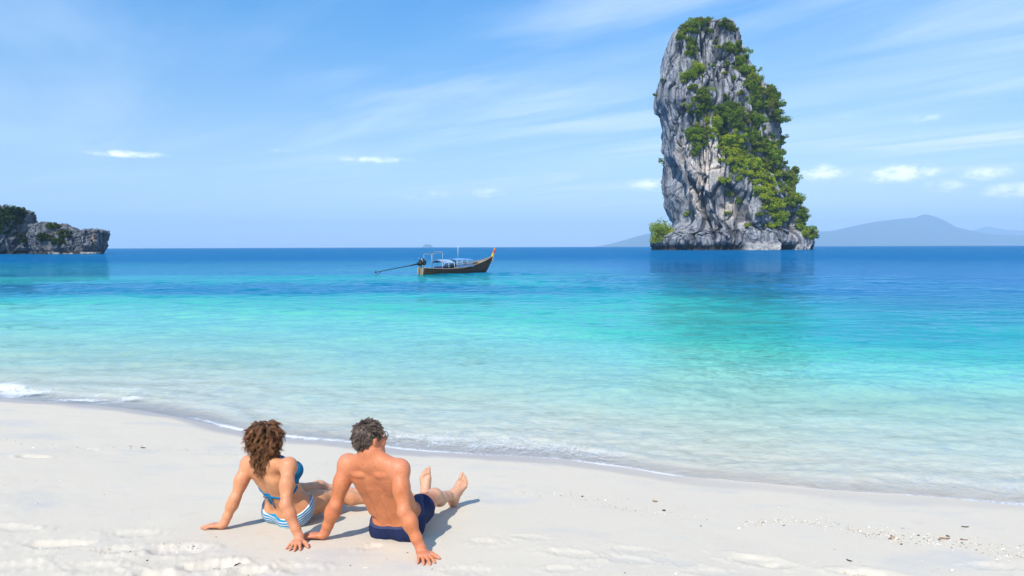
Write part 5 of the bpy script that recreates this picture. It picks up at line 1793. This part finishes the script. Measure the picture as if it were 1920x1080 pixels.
def build_boat():
    st = Pz(789, 515.5, 0.0); bw = Pz(912, 509.6, 0.0)
    ax = unit((bw - st) * V3(1, 1, 0)); L = np.linalg.norm(bw - st)
    root = empty('long_tail_boat', tuple(st))
    root.rotation_euler = (R(1.0), 0, math.atan2(ax[1], ax[0]))
    tag(root, 'wooden long-tail boat with blue canopy and ribboned prow anchored in the bay', 'boat')
    wood = simple_mat('weathered_wood', (0.110, 0.068, 0.040), 0.8, 0.5, 6.0, 0.6)
    light = simple_mat('pale_gunwale', (0.36, 0.28, 0.20), 0.75, 0.3, 6.0, 0.4)
    deckm = simple_mat('deck_wood', (0.24, 0.18, 0.12), 0.8, 0.3, 6.0, 0.4)
    white = simple_mat('white_paint', (0.66, 0.66, 0.64), 0.6, 0.1, 10.0, 0.2)
    steel = simple_mat('galvanised_pipe', (0.34, 0.35, 0.36), 0.5, 0.1, 10.0, 0.2, metallic=0.3)
    black = simple_mat('engine_black', (0.020, 0.020, 0.022), 0.5, 0.4, 12.0, 0.4)
    tarp = simple_mat('blue_tarp', (0.15, 0.35, 0.62), 0.6, 0.3, 8.0, 0.3)
    tarp2 = simple_mat('pale_blue_tarp', (0.30, 0.45, 0.66), 0.6, 0.3, 8.0, 0.3)
    navy = simple_mat('navy_tarp', (0.020, 0.045, 0.16), 0.7, 0.3, 8.0, 0.3)
    red = simple_mat('red_cloth', (0.58, 0.05, 0.05), 0.8, 0.3, 20.0, 0.3)
    yellow = simple_mat('yellow_cloth', (0.72, 0.46, 0.04), 0.8, 0.3, 20.0, 0.3)
    orange = simple_mat('orange_cloth', (0.66, 0.20, 0.05), 0.8, 0.3, 20.0, 0.3)
    clear, g = new_mat('clear_sheet')
    b0 = g.n('ShaderNodeBsdfTransparent', ins={'Color': (0.85, 0.92, 0.97, 1)}).outputs[0]
    b1 = g.n('ShaderNodeBsdfPrincipled', ins={'Base Color': (0.55, 0.68, 0.78, 1), 'Roughness': 0.15}).outputs[0]
    g.n('ShaderNodeOutputMaterial', ins={'Surface': g.n('ShaderNodeMixShader', ins={0: 0.35, 1: b0, 2: b1}).outputs[0]})

    def part(nm, items, mat, parent=root, smooth=True):
        v, f_ = merge(items)
        return mesh_np(nm, v, f_, smooth, mat, parent)
    # hull sections
    tk = np.array([0, .12, .3, .5, .69, .85, 1.0, 1.09])
    gz_ = np.interp(np.linspace(0, 1.09, 40), tk, [.60, .52, .46, .50, .70, .93, 1.20, 1.46])
    hb_ = np.interp(np.linspace(0, 1.09, 40), tk, [.36, .58, .78, .84, .74, .48, .17, .045])
    kz_ = np.interp(np.linspace(0, 1.09, 40), tk, [-.22, -.32, -.36, -.36, -.34, -.28, -.02, 1.10])
    xs_ = np.linspace(0, 1.09, 40) * L
    ker = np.array([.25, .5, .25])
    for a in (gz_, hb_, kz_):
        a[1:-1] = np.convolve(a, ker, 'valid')
    prof = [(0.0, 0.0), (0.42, 0.05), (0.74, 0.24), (0.92, 0.55), (1.0, 1.0)]      # (share of the beam, share of the height)
    th_ = 0.05
    V = []
    for i in range(40):
        row = []
        for q in (-1, 1):
            pr = prof if q < 0 else prof
            pts_ = [(q * hb_[i] * a, kz_[i] + (gz_[i] - kz_[i]) * b) for a, b in pr]
            row.append(pts_)
        out = row[0][::-1] + row[1][1:]                                            # starboard rim -> keel -> port rim
        inn = [(y * (1 - th_ / max(hb_[i], .06)) if abs(y) > .01 else 0.0, z + (0.05 if k not in (0, 8) else 0.0)) for k, (y, z) in enumerate(out)][::-1]
        V += [(xs_[i], y, z) for y, z in out + inn]
    n = 18
    F_ = [(i * n + j, i * n + (j + 1) % n, (i + 1) * n + (j + 1) % n, (i + 1) * n + j) for i in range(39) for j in range(n)]
    endq = [tuple(range(0, n))]
    F2 = [(j, j + 1, n - 2 - j, n - 1 - j) for j in range(0, 8)]
    part('hull', [(np.array(V), [np.array(F_)])], wood)
    # transom, planks of the deck, thwarts, rails
    tr_ = [(0.0, q * hb_[0] * a, kz_[0] + (gz_[0] - kz_[0]) * b) for q in (-1, 1) for a, b in prof]
    tv = np.array([(-0.03, y, z) for _, y, z in tr_] + [(0.03, y, z) for _, y, z in tr_])
    tf = []
    for k in range(4):
        tf += [(k, k + 1, 5 + k + 1, 5 + k), (10 + k, 15 + k, 15 + k + 1, 10 + k + 1)]
    tf.append((4, 9, 19, 14))
    part('transom', [(tv, [np.array(tf)])], light, smooth=False)
    for q in (-1, 1):
        pts_ = [(xs_[i], q * (hb_[i] + 0.012), gz_[i] + 0.02) for i in range(0, 40)]
        part('gunwale', [tube(pts_, 0.042, 6)], light)
        pts_ = [(xs_[i], q * (hb_[i] * 0.955 + 0.014), kz_[i] + (gz_[i] - kz_[i]) * 0.78) for i in range(0, 38)]
        part('rubbing_strake', [tube(pts_, 0.022, 5)], wood)
    for k in range(14):
        x_ = 0.45 + k * 0.42
        hbk = float(np.interp(x_, xs_, hb_)) * 0.80
        part('deck_plank', [box_arr((x_, 0, 0.10), (0.40, 2 * hbk, 0.035))], deckm, smooth=False)
    for x_ in (0.9, 2.3, 5.3, 6.2, 7.0):
        hbk = float(np.interp(x_, xs_, hb_)) * 0.96
        z_ = float(np.interp(x_, xs_, gz_)) - 0.12
        part('thwart', [box_arr((x_, 0, z_), (0.26, 2 * hbk - 0.06, 0.045))], deckm, smooth=False)
    fd = np.array([(xs_[i], q * hb_[i] * 0.93, gz_[i] - 0.03) for i in range(31, 39) for q in (-1, 1)])
    part('foredeck', [(np.concatenate((fd, fd - (0, 0, .04))), [np.array([(2 * i, 2 * i + 1, 2 * i + 3, 2 * i + 2) for i in range(7)] + [(16 + 2 * i, 18 + 2 * i, 19 + 2 * i, 17 + 2 * i) for i in range(7)])])], light, smooth=False)
    # stem post sweeping up, with ribbons
    sp_ = bez((L * 0.97, 0, -0.10), (L * 1.05, 0, 0.75), (L * 1.095, 0, 1.40), (L * 1.150, 0, 2.30), 16)
    part('stem_post', [tube(sp_, np.linspace(0.10, 0.075, 16), 8, flat=0.7, side=(0, 1, 0))], wood)
    for i0, r_, mt_, nm in ((11, .118, yellow, 'ribbon'), (12, .112, orange, 'ribbon'), (13, .112, red, 'ribbon'), (14, .118, orange, 'ribbon'), (10, .110, yellow, 'ribbon')):
        a, b = sp_[i0 - 1] * 0.5 + sp_[i0] * 0.5, sp_[i0] * 0.4 + sp_[min(15, i0 + 1)] * 0.6
        part(nm, [tube([a, a * .5 + b * .5, b], [r_ * .9, r_, r_ * .88], 8)], mt_)
    for q in (-1, 1):
        tl_ = bez(sp_[11] + V3(0, q * .1, 0), sp_[11] + V3(-.12, q * .16, -.15), sp_[10] + V3(-.10, q * .14, -.3), sp_[10] + V3(-.04, q * .13, -.55), 8)
        part('ribbon', [tube(tl_, 0.035, 5, flat=.5)], yellow)
    part('stem_knob', [tube([sp_[15] - V3(0, 0, .05), sp_[15] + V3(.01, 0, .10)], [0.095, 0.075], 8)], light)
    # tall pipe frame aft
    def pipe(pts_, r_=0.020, mat=steel, nm='pole'):
        return part(nm, [tube(pts_, r_, 6)], mat)
    zg = lambda x_: float(np.interp(x_, xs_, gz_))
    hg = lambda x_: float(np.interp(x_, xs_, hb_))
    xa, xb = 0.85, 2.05
    for q in (-1, 1):
        pipe([(xa, q * hg(xa) * .9, zg(xa) - .1), (xa, q * hg(xa) * .9, 1.78)])
        pipe([(xb, q * hg(xb) * .92, zg(xb) - .1), (xb, q * hg(xb) * .92, 1.98)])
        pipe([(xa, q * hg(xa) * .9, 1.78), (xb, q * hg(xb) * .92, 1.98)])
    for x_, z_ in ((xa, 1.78), (xb, 1.98)):
        pipe([(x_, -hg(x_) * .91, z_), (x_, hg(x_) * .91, z_)])
    # arched canopy amidships, flat canopy forward
    def canopy(nm, x0, x1, zc, rise, half, mat, ns=7):
        vs = []
        for x_ in np.linspace(x0, x1, ns):
            for a in np.linspace(-1, 1, 11):
                vs.append((x_, a * half, zc + rise * (1 - a * a) - 0.05 * abs((x_ - (x0 + x1) / 2) / (x1 - x0) * 2) ** 3 + 0.012 * math.sin(x_ * 9 + a * 4)))
        vs = np.array(vs); f_ = grid_faces(ns, 11)
        low = vs - (0, 0, .025)
        nn_ = len(vs)
        rim = []
        loop = [j for j in range(11)] + [i * 11 + 10 for i in range(1, ns)] + [(ns - 1) * 11 + j for j in range(9, -1, -1)] + [i * 11 for i in range(ns - 2, 0, -1)]
        for a, b in zip(loop, loop[1:] + loop[:1]):
            rim.append((a, b, nn_ + b, nn_ + a))
        return part(nm, [(np.concatenate((vs, low)), [f_, f_[:, ::-1] + nn_, np.array(rim)])], mat)
    canopy('rear_canopy', 2.0, 3.55, 1.02, 0.28, 0.70, tarp2)
    canopy('front_canopy', 3.75, 6.0, 1.26, 0.10, 0.78, tarp)
    for x_ in (2.02, 2.8, 3.53):
        for q in (-1, 1):
            pipe([(x_, q * hg(x_) * .92, zg(x_) - .05), (x_, q * 0.69, 1.03)], 0.018, white, 'canopy_post')
    for x_ in (3.8, 4.5, 5.2, 5.95):
        for q in (-1, 1):
            pipe([(x_, q * hg(x_) * .93, zg(x_) - .05), (x_, q * 0.77, 1.25)], 0.018, white, 'canopy_post')
    for q in (-1, 1):
        for z_ in (0.86, 1.04):
            pipe([(3.8, q * 0.80, z_), (5.95, q * 0.75, z_ + .03)], 0.014, white, 'side_rail')
        for x0, x1 in ((3.84, 4.46), (4.54, 5.16), (5.24, 5.90)):
            y_ = q * 0.775
            part('side_sheet', [box_arr(((x0 + x1) / 2, y_, 1.03), (x1 - x0, 0.010, 0.36))], clear, smooth=False)
        part('side_board', [box_arr((4.9, q * 0.80, 0.70), (2.3, 0.03, 0.20))], tarp, smooth=False)
    pipe([(5.0, 0.2, 1.30), (5.0, 0.2, 2.55)], 0.022, white, 'antenna')
    part('seat_box', [box_arr((2.55, 0.0, 0.42), (0.75, 1.1, 0.50), bev=0.03)], navy, smooth=False)
    part('seat_box', [box_arr((3.35, -0.1, 0.40), (0.60, 1.0, 0.46), bev=0.03)], black, smooth=False)
    part('bench', [box_arr((4.9, 0.35, 0.55), (1.9, 0.36, 0.06)), box_arr((4.9, -0.35, 0.55), (1.9, 0.36, 0.06))], white, smooth=False)
    # orange-red life vest hanging under the front canopy
    vest = [tube(bez((4.98, y_, 1.10), (4.99, y_ - .02, 1.0), (4.98, y_ - .02, .86), (4.97, y_, .74), 7), [.07, .10, .11, .11, .11, .10, .08], 8, flat=.55) for y_ in (-.72, -.52)]
    part('life_vest', vest + [tube([(4.98, -.72, 1.10), (4.98, -.62, 1.14), (4.98, -.52, 1.10)], .05, 6)], red)
    # engine on its pivot with the long propeller shaft
    eng = [box_arr((0.05, 0, 0.98), (0.62, 0.42, 0.30), bev=.05), box_arr((0.10, 0, 1.20), (0.46, 0.30, 0.18), bev=.04), box_arr((0.42, 0, 1.08), (0.16, 0.40, 0.40), bev=.03),
           tube([(0.28, .22, 1.05), (0.28, .32, 1.05)], .12, 12), tube([(0.0, -.22, 1.08), (0.0, -.32, 1.08)], .10, 12)]
    en = part('engine', eng, black)
    part('exhaust_pipe', [tube([(0.1, .16, 1.28), (0.02, .17, 1.42), (-.16, .17, 1.46)], .035, 8)], steel, en)
    part('air_filter', [tube([(0.22, -.06, 1.28), (0.22, -.06, 1.44)], [.10, .09], 10)], black, en)
    part('steering_bar', [tube([(0.30, -.22, .86), (0.10, -.24, 1.10), (-.20, -.28, 1.42)], .022, 6)], white, en)
    part('pivot_post', [tube([(0.05, 0, .30), (0.05, 0, .86)], .055, 8), box_arr((0.05, 0, .80), (.16, .5, .10))], steel)
    part('shaft', [tube([(-.20, 0, .98), (-1.3, 0, .84)], [.075, .055], 8), tube([(-1.25, 0, .845), (-5.05, 0, .40)], [.036, .030], 8)], black)
    bl = []
    for k in range(3):
        a_ = k * 2.094 + 0.4
        d_ = V3(0.12, math.sin(a_), math.cos(a_)); c_ = V3(-5.08, 0, .395)
        bl.append(tube([c_, c_ + d_ * .07, c_ + d_ * .15], [.02, .05, .03], 6, flat=.25))
    part('propeller', bl + [tube([(-5.0, 0, .40), (-5.16, 0, .385)], [.04, .025], 8)], black)
    part('skeg', [tube(bez((-4.55, 0, .44), (-4.75, 0, .25), (-4.95, 0, .14), (-5.2, 0, .12), 8), .022, 6)], black)
    part('mooring_rope', [tube(bez((-.05, .25, .55), (-.14, .26, .35), (-.10, .28, .1), (-.12, .30, -.15), 8), .022, 5)], yellow)
    part('mooring_rope', [tube(bez((-.05, -.10, .55), (-.16, -.10, .35), (-.08, -.12, .1), (-.12, -.12, -.15), 8), .020, 5)], light)
    return root


boat = build_boat()

# ------------------------------------------------------------------ drift line of shell grit, and single bits one can pick out
drng = np.random.default_rng(5)
LINES = [([(0, 825), (60, 833), (160, 838), (240, 836), (330, 842), (400, 850), (445, 856)], 170, 10, 0.9),
         ([(560, 880), (590, 868), (620, 872)], 26, 8, 0.6), ([(880, 930), (905, 945)], 40, 12, 0.6),
         ([(980, 925), (1060, 930), (1150, 945), (1180, 958), (1260, 962), (1310, 980)], 190, 16, 0.8),
         ([(1390, 985), (1450, 980), (1540, 978), (1600, 992), (1640, 1005)], 320, 15, 0.9),
         ([(1640, 1000), (1700, 1008), (1770, 1015), (1850, 1030), (1925, 1045)], 420, 24, 1.0),
         ([(310, 1020), (370, 1025)], 40, 12, .7), ([(60, 1040), (200, 1030), (360, 1060), (450, 1070)], 90, 22, .7),
         ([(1600, 1076), (1640, 1078)], 60, 6, 1.0), ([(0, 900), (600, 1060), (1300, 1050), (1900, 1070)], 130, 60, .7)]
gv, gf, gt = [], [], []
o = 0
for line, cnt, spread, sc in LINES:
    ln = np.array(line, float)
    seg = np.hypot(*(ln[1:] - ln[:-1]).T); pr = seg / seg.sum()
    for q in range(cnt):
        k = drng.choice(len(seg), p=pr); t = drng.random()
        uv_ = ln[k] * (1 - t) + ln[k + 1] * t + drng.normal(0, 0.5, 2) * np.array((spread * 1.5, spread * 0.62))
        gp = ground_px(uv_[0], uv_[1])
        r_ = drng.gamma(2.2, 0.0014) * sc + 0.0016
        n = 5
        a_ = drng.uniform(0, 6.28); z0_ = gz(gp[0], gp[1])
        ring = np.array([(math.cos(a_ + i * 6.283 / n) * r_ * drng.uniform(.6, 1.5), math.sin(a_ + i * 6.283 / n) * r_ * drng.uniform(.5, 1.1), drng.uniform(-.2, .35) * r_) for i in range(n)])
        topv = np.array([[drng.normal(0, .25) * r_, drng.normal(0, .25) * r_, r_ * drng.uniform(.45, 1.1)]])
        gv.append(np.concatenate((ring, topv)) + (gp[0], gp[1], z0_ + 0.001))
        gf.append(np.array([(i, (i + 1) % n, n) for i in range(n)]) + o)
        tn_ = drng.choice((0.05, 0.3, 0.55, 0.9), p=(.10, .20, .32, .38))
        gt.append(np.full(n + 1, tn_ + drng.normal(0, .04)))
        o += n + 1
grit_m, g = new_mat('shell_grit')
tn = g.n('ShaderNodeAttribute', attribute_name='lock').outputs['Fac']
c = g.ramp(tn, [(0.0, (0.07, 0.05, 0.035)), (0.25, (0.30, 0.20, 0.12)), (0.5, (0.50, 0.40, 0.28)), (0.9, (0.72, 0.68, 0.60))])
bs = g.n('ShaderNodeBsdfPrincipled', ins={'Base Color': c, 'Roughness': 0.7})
g.n('ShaderNodeOutputMaterial', ins={'Surface': bs.outputs[0]})
grit = mesh_np('shell_grit', np.concatenate(gv), [np.concatenate(gf)], False, grit_m, attrs={'lock': np.concatenate(gt)})
tag(grit, 'crushed shell and coral grit left in lines along the sand', 'shell grit', kind='stuff')

dark_m = simple_mat('dark_husk', (0.045, 0.032, 0.024), 0.8, 0.6, 60.0, 0.5)
tan_m = simple_mat('dry_husk', (0.32, 0.18, 0.09), 0.8, 0.6, 60.0, 0.5)
shell_m = simple_mat('white_shell', (0.68, 0.66, 0.62), 0.5, 0.3, 60.0, 0.3)


def lump(name, u, v, size, mat, label, cat, stretch=1.0, ang_=0.0):
    size = size * 0.8
    gp = ground_px(u, v)
    ob_o = (gp[0], gp[1], gz(gp[0], gp[1]) + size * 0.25)
    th, p2_ = np.meshgrid(np.linspace(0, math.pi, 8), np.linspace(0, 2 * math.pi, 11, endpoint=False), indexing='ij')
    dv = np.stack((np.sin(th) * np.cos(p2_), np.sin(th) * np.sin(p2_), np.cos(th)), -1).reshape(-1, 3)
    dv = dv * (1 + 0.30 * fbm(dv * 2.1 + u, 3, int(u) % 97))[:, None] * np.array((size * stretch, size * 0.8, size * 0.6))
    c_, s_ = math.cos(ang_), math.sin(ang_)
    dv = np.stack((dv[:, 0] * c_ - dv[:, 1] * s_, dv[:, 0] * s_ + dv[:, 1] * c_, dv[:, 2]), 1)
    ob = mesh_np(name, dv, grid_faces(8, 11, wrap=True), True, mat)
    ob.location = ob_o
    return tag(ob, label, cat)


def twig(name, u, v, length, ang_, mat, label, cat, r_=0.004):
    length = length * 0.8; r_ = r_ * 0.8
    gp = ground_px(u, v)
    c_, s_ = math.cos(ang_), math.sin(ang_)
    pts_ = []
    for t in np.linspace(-.5, .5, 9):
        x_ = gp[0] + c_ * t * length - s_ * 0.10 * length * (t * t * 4 - .3); y_ = gp[1] + s_ * t * length + c_ * 0.10 * length * (t * t * 4 - .3)
        pts_.append((x_, y_, gz(x_, y_) + r_ * (0.9 + 1.5 * abs(t))))
    pts_ = np.array(pts_)
    tv, tf = tube(pts_ - pts_[4], np.array([.5, .8, 1, 1.1, 1, 1.1, .9, .7, .4]) * r_, 6)
    ob = mesh_np(name, tv, tf, True, mat)
    ob.location = tuple(pts_[4])
    return tag(ob, label, cat)


lump('husk', 1245, 958, 0.016, dark_m, 'dark husk in the drift line right of the man, largest near the middle', 'husk', 1.2, .4)
lump('husk', 1092, 930, 0.011, dark_m, 'small dark husk upslope in the drift line beside the water', 'husk', 1.4, .2)
lump('pebble', 1722, 1004, 0.013, dark_m, 'round black pebble in the dense shell grit at lower right', 'pebble')
lump('pebble', 1690, 1020, 0.010, dark_m, 'small black pebble just below the round one at lower right', 'pebble')
lump('pebble', 1314, 987, 0.009, dark_m, 'tiny dark pebble at the lower end of the middle drift line', 'pebble')
lump('pebble', 276, 1049, 0.008, dark_m, 'tiny dark pebble on the smooth sand at lower left', 'pebble')
lump('shell', 1785, 1069, 0.020, shell_m, 'white broken shell near the bottom edge at lower right', 'shell', 1.3, .5)
lump('shell', 68, 944, 0.009, shell_m, 'tiny white shell on the smooth sand at far left', 'shell')
lump('shell', 1460, 951, 0.010, shell_m, 'small white shell on the damp sand below the water edge', 'shell')
twig('twig', 268, 840, 0.065, 0.05, dark_m, 'short dark twig in the drift line left of the woman', 'twig', .006)
twig('leaf', 1228, 941, 0.055, -.3, tan_m, 'curled brown leaf above the middle drift line', 'leaf', .008)
twig('leaf', 1772, 1011, 0.095, -.15, tan_m, 'long reddish dry leaf in the shell grit at lower right', 'leaf', .007)
twig('twig', 1808, 1013, 0.06, -.4, tan_m, 'thin brown twig right of the reddish leaf', 'twig', .004)
twig('twig', 1810, 989, 0.075, -.1, dark_m, 'thin grey twig above the shell grit at lower right', 'twig', .005)
twig('twig', 1592, 1052, 0.05, -1.0, dark_m, 'short bent twig on smooth sand below the drift line', 'twig', .005)
twig('twig', 438, 1058, 0.12, .9, dark_m, 'bent twig half buried beside the footprints at lower left', 'twig', .005)
